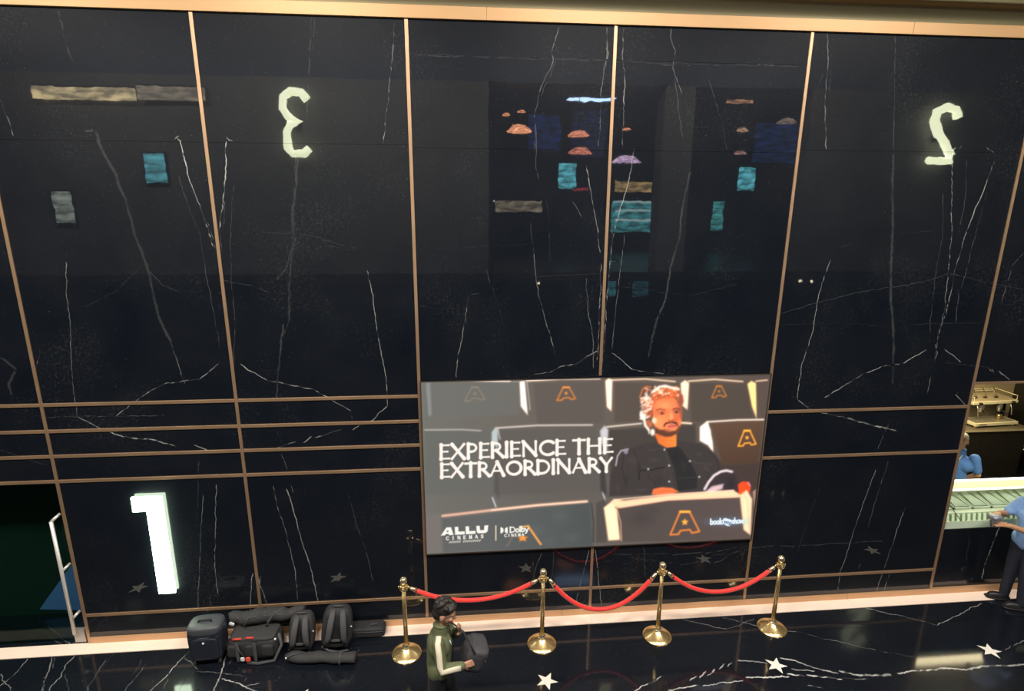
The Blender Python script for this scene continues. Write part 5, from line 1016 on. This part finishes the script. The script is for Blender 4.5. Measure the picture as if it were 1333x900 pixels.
item = thing('wrapped_cup', 'small foil wrapped grey cup in the hands of the customer', 'cup', (6.50, -0.27, 1.15))
o = MB().lathe([(.002, 0), (.036, 0), (.052, .10), (.055, .105), (.002, .106)], 16).build('cup', mat('foil_grey', (.34, .36, .4), .35, .5, bump=.6, nscale=30), item, smooth=True)
MB().soft((0, 0, .125), (.13, .12, .06), 3, 8, None, .08).build('wrapper_top', mat('foil_blue_grey', (.25, .28, .34), .4, .4, bump=.8, nscale=40), item, smooth=True)

# server behind the display case
J3 = dict(head=(0.03, 0, 1.585), face=(1, .2, -.05), chest=(0, 0, 1.23), pelvis=(0, 0, 0.92), neck=(0, 0, 1.43), side=(0, 1, 0),
          shL=(0, .19, 1.365), elL=(-.06, .25, 1.11), wrL=(-.10, .12, 1.0), handL=((-.105, .11, .995), (-.3, -1, -.2), (-1, .1, 0), .5, 1),
          shR=(0, -.19, 1.365), elR=(-.02, -.28, 1.10), wrR=(.16, -.22, 1.0), handR=((.17, -.22, 1.0), (1, .2, -.1), (0, 1, -.2), .5, -1),
          hpL=(0, .09, .89), knL=(.01, .10, .48), anL=(-.01, .10, .09), hpR=(0, -.09, .89), knR=(.01, -.10, .48), anR=(-.01, -.10, .09))
serv, P3, R3_, top3 = figure('server in blue polo with pale cap behind the display case', (7.385, 1.27, 0), -PI + .55, J3, mat('skin_warm', (0.55, 0.30, 0.16), .5), M_BLUE, M_NAVYT, M_GREYHAIR, True, 'cap')
MB().tube([(.10, .06, 1.40), (.14, .02, 1.26), (.15, -.05, 1.18)], .005, 6).build('lanyard', M_TAGW, top3, smooth=True)

# ------------------------------------------------------------------ serving alcove on the right
alc = structure('wall_2', 'beige tiled side and back of the serving alcove'); alc['category'] = 'wall'
M_TAN = mat('beige_stone', (0.42, 0.34, 0.21), 0.5, noise=0.35, nscale=45)
MB().box(XF - 0.02, 11.0, 3.9, 4.0, 0.0, 3.2).build('back_panel', M_TAN, alc)
MB().box(XF - 0.1, XF - 0.02, 0.2, 4.0, 0.0, 3.2).build('side_panel', M_DARK, alc); MB().box(10.9, 11.0, 0.2, 3.9, 0.0, 3.2).build('side_panel', M_DARK, alc)
MB().box(XF - 0.02, 10.9, 0.2, 3.9, 2.90, 2.95).build('alcove_ceiling', M_DARK, alc)
cnt = thing('service_counter', 'black marble counter front below the lit display case', 'counter', (8.3, 0.0, 0.0))
cb = MB().box(-2.18, 2.2, 0.02, 0.06, 0.0, 0.94)
for k, (pts, wd, s, dash) in enumerate([([(1301, 685), (1290, 714), (1281, 738), (1278, 756)], .010, .7, .4), ([(1262, 700), (1258, 730)], .006, .1, .3)]):
    for sg in ribbons([on_wall(p, 0.02) for p in pts], wd, s * .8, dash, seed=k + 900): add_ribbon(cb, sg, lambda p: (p[0] - 8.3, 0.0195, p[1]))
cb.build('front_slab', M_WALL, cnt)
MB().box(-2.18, 2.2, 0.06, 0.66, 0.0, 0.94).build('carcass', M_BLACK, cnt)
case = thing('display_case', 'glass ice cream display case glowing pale green on the counter', 'display case', (8.3, 0.0, 0.942))
M_CASE = mat('case_white', (0.70, 0.74, 0.62), 0.5); M_LED = mat('led_strip', (0.9, 0.9, 0.8), 0.5, emit=(1.0, 0.95, 0.70), strength=2.2)
M_PAN = mat('steel_pan', (0.62, 0.68, 0.58), 0.35, 0.3)
MB().box(-2.18, 2.2, 0.03, 0.04, 0.0, 0.10).build('front_lip', mat('green_white_glass', (0.62, 0.74, 0.56), 0.3), case)
MB().prism([(0.03, 0.10), (0.036, 0.10), (0.44, 0.312), (0.434, 0.312)], -2.18, 2.2, 'yz').build('sloping_glass', pane('display_glass', (0.95, 0.985, 0.95)), case)
MB().box(-2.18, 2.2, 0.045, 0.66, 0.0, 0.012).build('well_floor', M_CASE, case)
MB().box(-2.18, 2.2, 0.64, 0.66, 0.0, 0.31).build('rear_panel', M_CASE, case)
MB().box(-2.18, -2.15, 0.05, 0.64, 0.0, 0.25).build('end_panel', M_CASE, case)
MB().box(-2.18, 2.2, 0.43, 0.66, 0.312, 0.335).build('light_canopy', mat('canopy_cream', (0.75, 0.66, 0.42), 0.4), case, bevel=0.004)
MB().box(-2.15, 2.2, 0.445, 0.50, 0.300, 0.312).build('led_strip', M_LED, case)
MB().box(-2.15, 2.2, 0.415, 0.43, 0.313, 0.333).build('edge_light', M_LED, case)
MB().box(-2.1, 0.0, 0.62, 0.66, 0.336, 0.345).build('shelf_light', M_LED, case)
MB().box(-1.93, -1.924, 0.03, 0.036, 0.10, 0.42, rotm(-1.08, 0, 0), (-1.93, 0.03, 0.1)).build('glass_joint', M_BLACK, case)
for i in range(8):
    x0 = -2.12 + i * 0.27
    pn = MB(); th = rotm(0.16, 0, 0); pv = (x0 + .12, .4, .18)
    pn.box(x0, x0 + .25, .24, .60, .10, .11, th, pv).box(x0, x0 + .014, .24, .60, .11, .19, th, pv).box(x0 + .236, x0 + .25, .24, .60, .11, .19, th, pv).box(x0, x0 + .25, .24, .254, .11, .19, th, pv).box(x0, x0 + .25, .586, .60, .11, .19, th, pv)
    pb_ = pn.build('pan', M_PAN, case)
    lid = MB()
    lid.v += [(x0 + .03, .27, .172), (x0 + .22, .27, .172), (x0 + .16, .57, .215), (x0 + .09, .57, .215), (x0 + .03, .27, .162), (x0 + .22, .27, .162), (x0 + .16, .57, .205), (x0 + .09, .57, .205)]
    lid.f += [(0, 1, 2, 3), (7, 6, 5, 4), (0, 4, 5, 1), (1, 5, 6, 2), (2, 6, 7, 3), (3, 7, 4, 0)]
    lid.build('pan_lid', mat('pan_lid_grey', (0.40, 0.47, 0.40), 0.35, 0.2), pb_)
for i in range(36):
    x0 = -2.12 + i * 0.075; MB().box(x0, x0 + .036, .13, .142, .02, .135, rotm(-.2, 0, 0)).build('vent_slat', mat('slat_white', (0.85, 0.90, 0.78), 0.4), case)
MB().box(-2.15, 2.2, .165, .19, 0.012, .13).build('vent_back', mat('vent_pale_green', (0.36, 0.44, 0.32), .6), case)
MB().box(-2.15, 2.2, .165, .24, 0.13, .14).build('front_tray', M_CASE, case)

bc = thing('back_counter', 'black back counter carrying the coffee machine', 'counter', (8.4, 3.06, 0))
for i in range(5):
    x0 = -2.25 + i * 0.86; MB().box(x0, x0 + .85, 0.02, .05, 0.0, 0.90).build('front_panel', M_DARK, bc, bevel=0.004)
MB().box(-2.25, 2.1, 0.05, .8, 0.0, 0.90).build('carcass', M_BLACK, bc)
MB().box(-2.27, 2.1, 0.0, .82, 0.90, 0.95).build('worktop', mat('grey_brown_stone', (0.13, 0.105, 0.07), 0.35, noise=.3, nscale=14), bc, bevel=0.004)
MB().box(-2.27, 2.1, -0.003, 0.02, 0.905, 0.945).build('edge_strip', mat('worktop_edge', (0.5, 0.42, 0.27), 0.4), bc)
sign = MB()
def strokes3(mb, ch, x, z, w_, h, y, pen):
    adv, st = GL[ch]
    for pts, wt in st: mb.tube([(x + u * w_, y, z + v * h) for u, v in pts], pen, 6)
strokes3(sign, 'S', 2.07, .50, .16, .12, 0.018, .009)
# (one letter of a lit word shows at the frame's edge)
sign.build('lettering', mat('white_letter', (.8, .8, .75), .5), bc)

em = thing('espresso_machine', 'cream and steel two group coffee machine on the back counter', 'coffee machine', (9.88, 3.45, 0.95), 0.06)
M_CREAM2 = mat('cream_enamel', (0.82, 0.74, 0.50), 0.3, coat=.3); M_TRAY = mat('tray_steel', (0.38, 0.34, 0.25), 0.4, .5)
MB().box(-.46, .46, -.30, .28, .035, .09).build('drip_base', M_CREAM2, em, bevel=.006); MB().box(-.42, .42, -.27, .0, .088, .096).build('drip_grate', M_TRAY, em)
for sx in (-.4, .4):
    for sy in (-.25, .22): MB().tube([(sx, sy, 0), (sx, sy, .04)], .025, 10).build('foot', M_CREAM2, em)
MB().box(-.40, .40, .02, .26, .09, .42).build('rear_body', mat('machine_steel', (0.30, 0.26, 0.19), 0.35, .5), em)
MB().box(-.45, -.40, -.02, .24, .09, .42).build('side_panel', M_BLACK, em); MB().box(.40, .45, -.02, .24, .09, .42).build('side_panel', M_BLACK, em)
MB().box(-.48, .48, -.20, .28, .42, .475).build('head_panel', M_CREAM2, em, bevel=.008)
MB().box(-.44, .44, -.17, .26, .474, .482).build('cup_tray', M_TAN, em)
for pth in ([(-.46, -.18, .48), (-.46, -.18, .56), (-.46, .27, .56), (-.46, .27, .48)], [(.46, -.18, .48), (.46, -.18, .56), (.46, .27, .56), (.46, .27, .48)], [(-.46, .27, .56), (.46, .27, .56)], [(-.46, .27, .52), (.46, .27, .52)]):
    MB().tube(pth, .007, 6).build('cup_rail', M_CREAM2, em)
for sx in (-.2, .2):
    MB().lathe([(.002, 0), (.045, 0), (.05, .03), (.05, .09), (.035, .12), (.002, .12)], 16, (sx, -.11, .30)).build('group_head', M_STEEL, em, smooth=True)
    pf = MB().lathe([(.002, 0), (.03, .0), (.036, .03), (.036, .055), (.002, .056)], 16, (sx, -.11, .245)).build('portafilter', M_STEEL, em, smooth=True)
    MB().tube([(sx, -.14, .275), (sx, -.29, .255)], .015, 8).build('portafilter_handle', M_BLACK, pf, smooth=True)
for sx in (-.36, .36): MB().tube([(sx, -.16, .42), (sx, -.20, .33), (sx + .01, -.22, .2)], .008, 8).build('steam_wand', M_STEEL, em, smooth=True)
MB().lathe([(.002, 0), (.05, 0), (.055, .05), (.04, .09), (.002, .09)], 16, (.22, -.12, .096)).build('milk_jug', mat('brass_jug', (.6, .45, .2), .25, .9), em, smooth=True)
MB().ball((-.425, -.03, .30), .026).build('red_button', mat('red_button', (.8, .08, .03), .4), em, smooth=True); MB().ball((-.425, -.03, .22), .022).build('white_button', M_TAGW, em, smooth=True)
for sx in (-.34, .36): MB().tube([(sx, -.20, .445), (sx, -.235, .445)], .028, 14).build('knob', M_BLACK, em, smooth=True)
MB().box(-.38, -.22, -.303, -.30, .055, .07).build('name_plate', M_BLACK, em)
for k, dx in enumerate((-.26, -.06, .16)):
    u = thing('spoon', ['dark spoon resting on coffee machine tray, left', 'dark spoon resting on coffee machine tray, middle', 'dark spoon resting on coffee machine tray, right'][k], 'spoon', (9.88 + dx, 3.42, 1.435), .3, 'spoons on the coffee machine')
    MB().ball((0, 0, .018), (.05, .03, .014)).build('bowl', mat('dark_spoon_metal', (.10, .08, .05), .3, .6), u, smooth=True); MB().tube([(.03, 0, .02), (.07, .06, .09), (.09, .12, .16)], .006, 6).build('handle', MATS['dark_spoon_metal'], u, smooth=True)  # small dark blob with a thin raised handle

# ------------------------------------------------------------------ the facing gallery (behind the camera, seen only as reflections in the marble)
M_PIER = mat('pier_grey_brown', (0.125, 0.125, 0.12), 0.6, noise=0.35, nscale=1.3)
M_BULK = mat('bulkhead_slate', (0.035, 0.048, 0.085), 0.6, noise=0.3, nscale=1.2)
gal = structure('wall_3', 'facing gallery wall with wide openings to the upper lobby'); gal['category'] = 'wall'
xo0 = mirrored((636, 230), 6.9)[0]; xo1 = mirrored((860, 230), 6.9)[0]; xo2 = mirrored((898, 230), 6.9)[0]; xo3 = mirrored((1046, 230), 6.9)[0]
ztop = mirrored((700, 108), 6.9)[1]
MB().box(XL, xo0, FACY - .25, FACY, 3.4, ztop).build('pier', M_PIER, gal); MB().box(xo1, xo2, FACY - .5, FACY, 3.4, ztop).build('pier', M_PIER, gal); MB().box(xo3, XR, FACY - .25, FACY, 3.4, ztop).build('pier', M_PIER, gal)
MB().box(XL, XR, FACY - .5, FACY, ztop, CEIL).build('bulkhead', M_BULK, gal)
MB().box(XL, XR, YN, FACY, 3.2, 3.4).build('gallery_slab', M_DARK, gal)
MB().box(XL, XR, YN, FACY - .5, 7.9, 8.0).build('lobby_ceiling', M_BULK, gal)
def display(px, depth, col, strength, label, name='info_screen', group=None):
    x0, zt = mirrored((px[0], px[1]), depth); x1, zb = mirrored((px[2], px[3]), depth)
    t = thing(name, label, 'screen', ((x0 + x1) / 2, -depth, zb), 0, group); w_ = x1 - x0; h = zt - zb
    MB().box(-w_ / 2 - .03, w_ / 2 + .03, 0, .05, -.03, h + .03).build('housing', M_BLACK, t)
    mm = mat('lit_' + name + str(px[0]), (.1, .1, .1), .5, emit=col, strength=strength * 1.25, flicker=1.2)
    MB().box(-w_ / 2, w_ / 2, .05, .06, 0, h).build('panel', mm, t)
    return t, w_, h
CY = (0.16, 0.72, 0.85)
display((188, 200, 220, 238), 6.9, CY, 4.0, 'small cyan screen on the left gallery wall'); display((69, 250, 101, 290), 6.9, (.7, .8, .68), 2.4, 'pale lit panel at far left of the gallery wall')
display((688, 150, 728, 196), 14.5, (.03, .10, .42), 1.3, 'dim blue lit panel deep in the lobby, left one', 'blue_panel'); display((984, 160, 1040, 212), 14.5, (.03, .10, .38), 1.2, 'dim blue lit panel deep in the lobby, right one', 'blue_panel'); display((745, 140, 786, 205), 14.6, (.03, .07, .28), 1.0, 'dim blue lit panel deep in the lobby, middle one', 'blue_panel')
display((728, 212, 749, 246), 14.0, CY, 5.5, 'cyan poster screen deep in the lobby, left one'); display((961, 218, 980, 248), 14.0, CY, 5.5, 'cyan poster screen deep in the lobby, right one')
t, w_, h = display((796, 262, 853, 302), 13.0, (.10, .55, .60), 3.2, 'wide cyan menu board above the lobby counter', 'menu_board')
for i in range(2): MB().box(-w_ * .42, w_ * .36, .061, .066, h * (.35 + .3 * i), h * (.42 + .3 * i)).build('menu_line', mat('lit_menu_line', (.2, .2, .2), .5, emit=(.6, .9, .9), strength=5), t)
MB().box(-w_ * .48, w_ * .48, .061, .066, h * .93, h).build('menu_line', MATS['lit_menu_line'], t)
display((928, 262, 939, 300), 13.0, (.12, .65, .65), 3.4, 'narrow cyan menu board right of the wide one', 'menu_board')
display((792, 340, 800, 385), 9.0, CY, 1.5, 'dim cyan screen on the lower floor, left one'); display((824, 352, 842, 386), 9.0, (.1, .4, .5), .9, 'dim cyan screen on the lower floor, right one')
def bar(px, depth, col, strength, label, group=None):
    x0, zt = mirrored((px[0], px[1]), depth); x1, zb = mirrored((px[2], px[3]), depth); w_ = x1 - x0; h = zt - zb
    t = thing('linear_lamp', label, 'lamp', ((x0 + x1) / 2, -depth, zb), 0, group)
    MB().box(-w_ / 2, w_ / 2, -.06, .04, h, h + .03).build('housing', M_BLACK, t)
    MB().box(-w_ / 2, w_ / 2, 0, .04, 0, h).build('diffuser', mat('lit_bar' + str(px[0]), (.3, .3, .3), .5, emit=col, strength=strength * 2.1, flicker=1.5), t)
bar((42, 112, 178, 132), 6.82, (.85, .66, .33), 3.0, 'bright gold wall light on the left gallery wall'); bar((178, 112, 268, 132), 6.82, (.55, .42, .28), 1.5, 'dimmer gold wall light beside the bright one')
bar((645, 262, 705, 276), 12.0, (.5, .42, .28), 1.6, 'gold strip over the lobby counter, left'); bar((800, 236, 848, 250), 13.2, (.75, .5, .2), 2.0, 'gold strip above the wide menu board')
bar((745, 245, 766, 249), 13.6, (.7, .05, .08), 2.5, 'short red light strip deep in the lobby'); bar((946, 130, 980, 135), 10.0, (.9, .45, .25), 3.0, 'thin orange light strip at the right opening')
bar((642, 261, 706, 262.5), 12.1, (.9, .8, .6), 5.0, 'thin white edge light over the lobby counter')
def pendant(px, depth, col, strength, label):
    x, z = mirrored(px[:2], depth); r = px[2] * (6.1 + depth) / FPX
    t = thing('pendant_lamp', label, 'lamp', (x, -depth, z), 0, 'orange lobby pendants')
    MB().lathe([(.002, r * .45), (r * .5, r * .4), (r, 0), (r * .96, -.02), (.002, -.02)], 20).build('shade', mat('lit_shade' + str(int(px[0])), (.3, .1, .05), .6, emit=col, strength=strength * 3.4, flicker=4.0), t, smooth=True)
    MB().tube([(0, 0, r * .4), (0, 0, max(7.9 - z, r * .45))], .008, 6).build('cord', M_BLACK, t)
O1 = (1.0, .40, .20)
for (px, dp, co_, st_, lb) in [((676, 171, 16), 9.5, O1, 4.5, 'orange pendant lamp nearest the left pier'), ((659, 150, 5), 9.8, O1, 3, 'small orange pendant behind the left pier'), ((679, 146, 5), 10.2, O1, 3, 'second small orange pendant by the left pier'),
        ((753, 177, 14), 10.5, (1, .34, .2), 3.5, 'upper orange pendant in the middle opening'), ((755, 199, 15), 11.5, (.95, .3, .2), 2.6, 'lower orange pendant in the middle opening'), ((815, 211, 19), 11.0, (.8, .55, .85), 2.6, 'lilac lit pendant beside the inner pier'),
        ((816, 169, 6), 10.0, (1, .4, .2), 3, 'tiny orange pendant beside the inner pier'), ((966, 170, 8), 10.4, (.9, .55, .35), 1.6, 'pale orange pendant, upper in right opening'), ((964, 200, 8), 11.0, (.8, .45, .4), 1.4, 'pale orange pendant, lower in right opening'), ((1024, 160, 12), 10.0, (.7, .5, .42), 1.0, 'faint pink pendant at right of the opening')]:
    pendant(px, dp, co_, st_, lb)

for k, (px, py, lb) in enumerate([(575, 335, 'tiny warm spotlight below the gallery, leftmost'), (676, 365, 'tiny bright spotlight below the gallery, left of the centre strip'), (701, 369, 'tiny spotlight beside the bright one'), (1041, 366, 'tiny white spotlight below the gallery, right of the screen'), (1056, 366, 'second tiny white spotlight right of the screen'), (1265, 344, 'tiny warm spotlight at far right, first'), (1288, 344, 'tiny warm spotlight at far right, second')]):
    x, z = mirrored((px, py), 8.0)
    t = thing('spotlight', lb, 'lamp', (x, -8.0, z), 0, 'spotlights below the gallery')
    MB().tube([(0, 0, 0), (0, -.12, .04)], .055, 12).build('can', M_BLACK, t, smooth=True); MB().ball((0, .01, 0), .036).build('bulb', mat('lit_spot', (.5, .5, .5), .5, emit=(1, .85, .6), strength=14), t, smooth=True)
    MB().tube([(0, -.08, .03), (0, -.08, max(.1, 3.2 - z))], .01, 6).build('stem', M_BLACK, t)
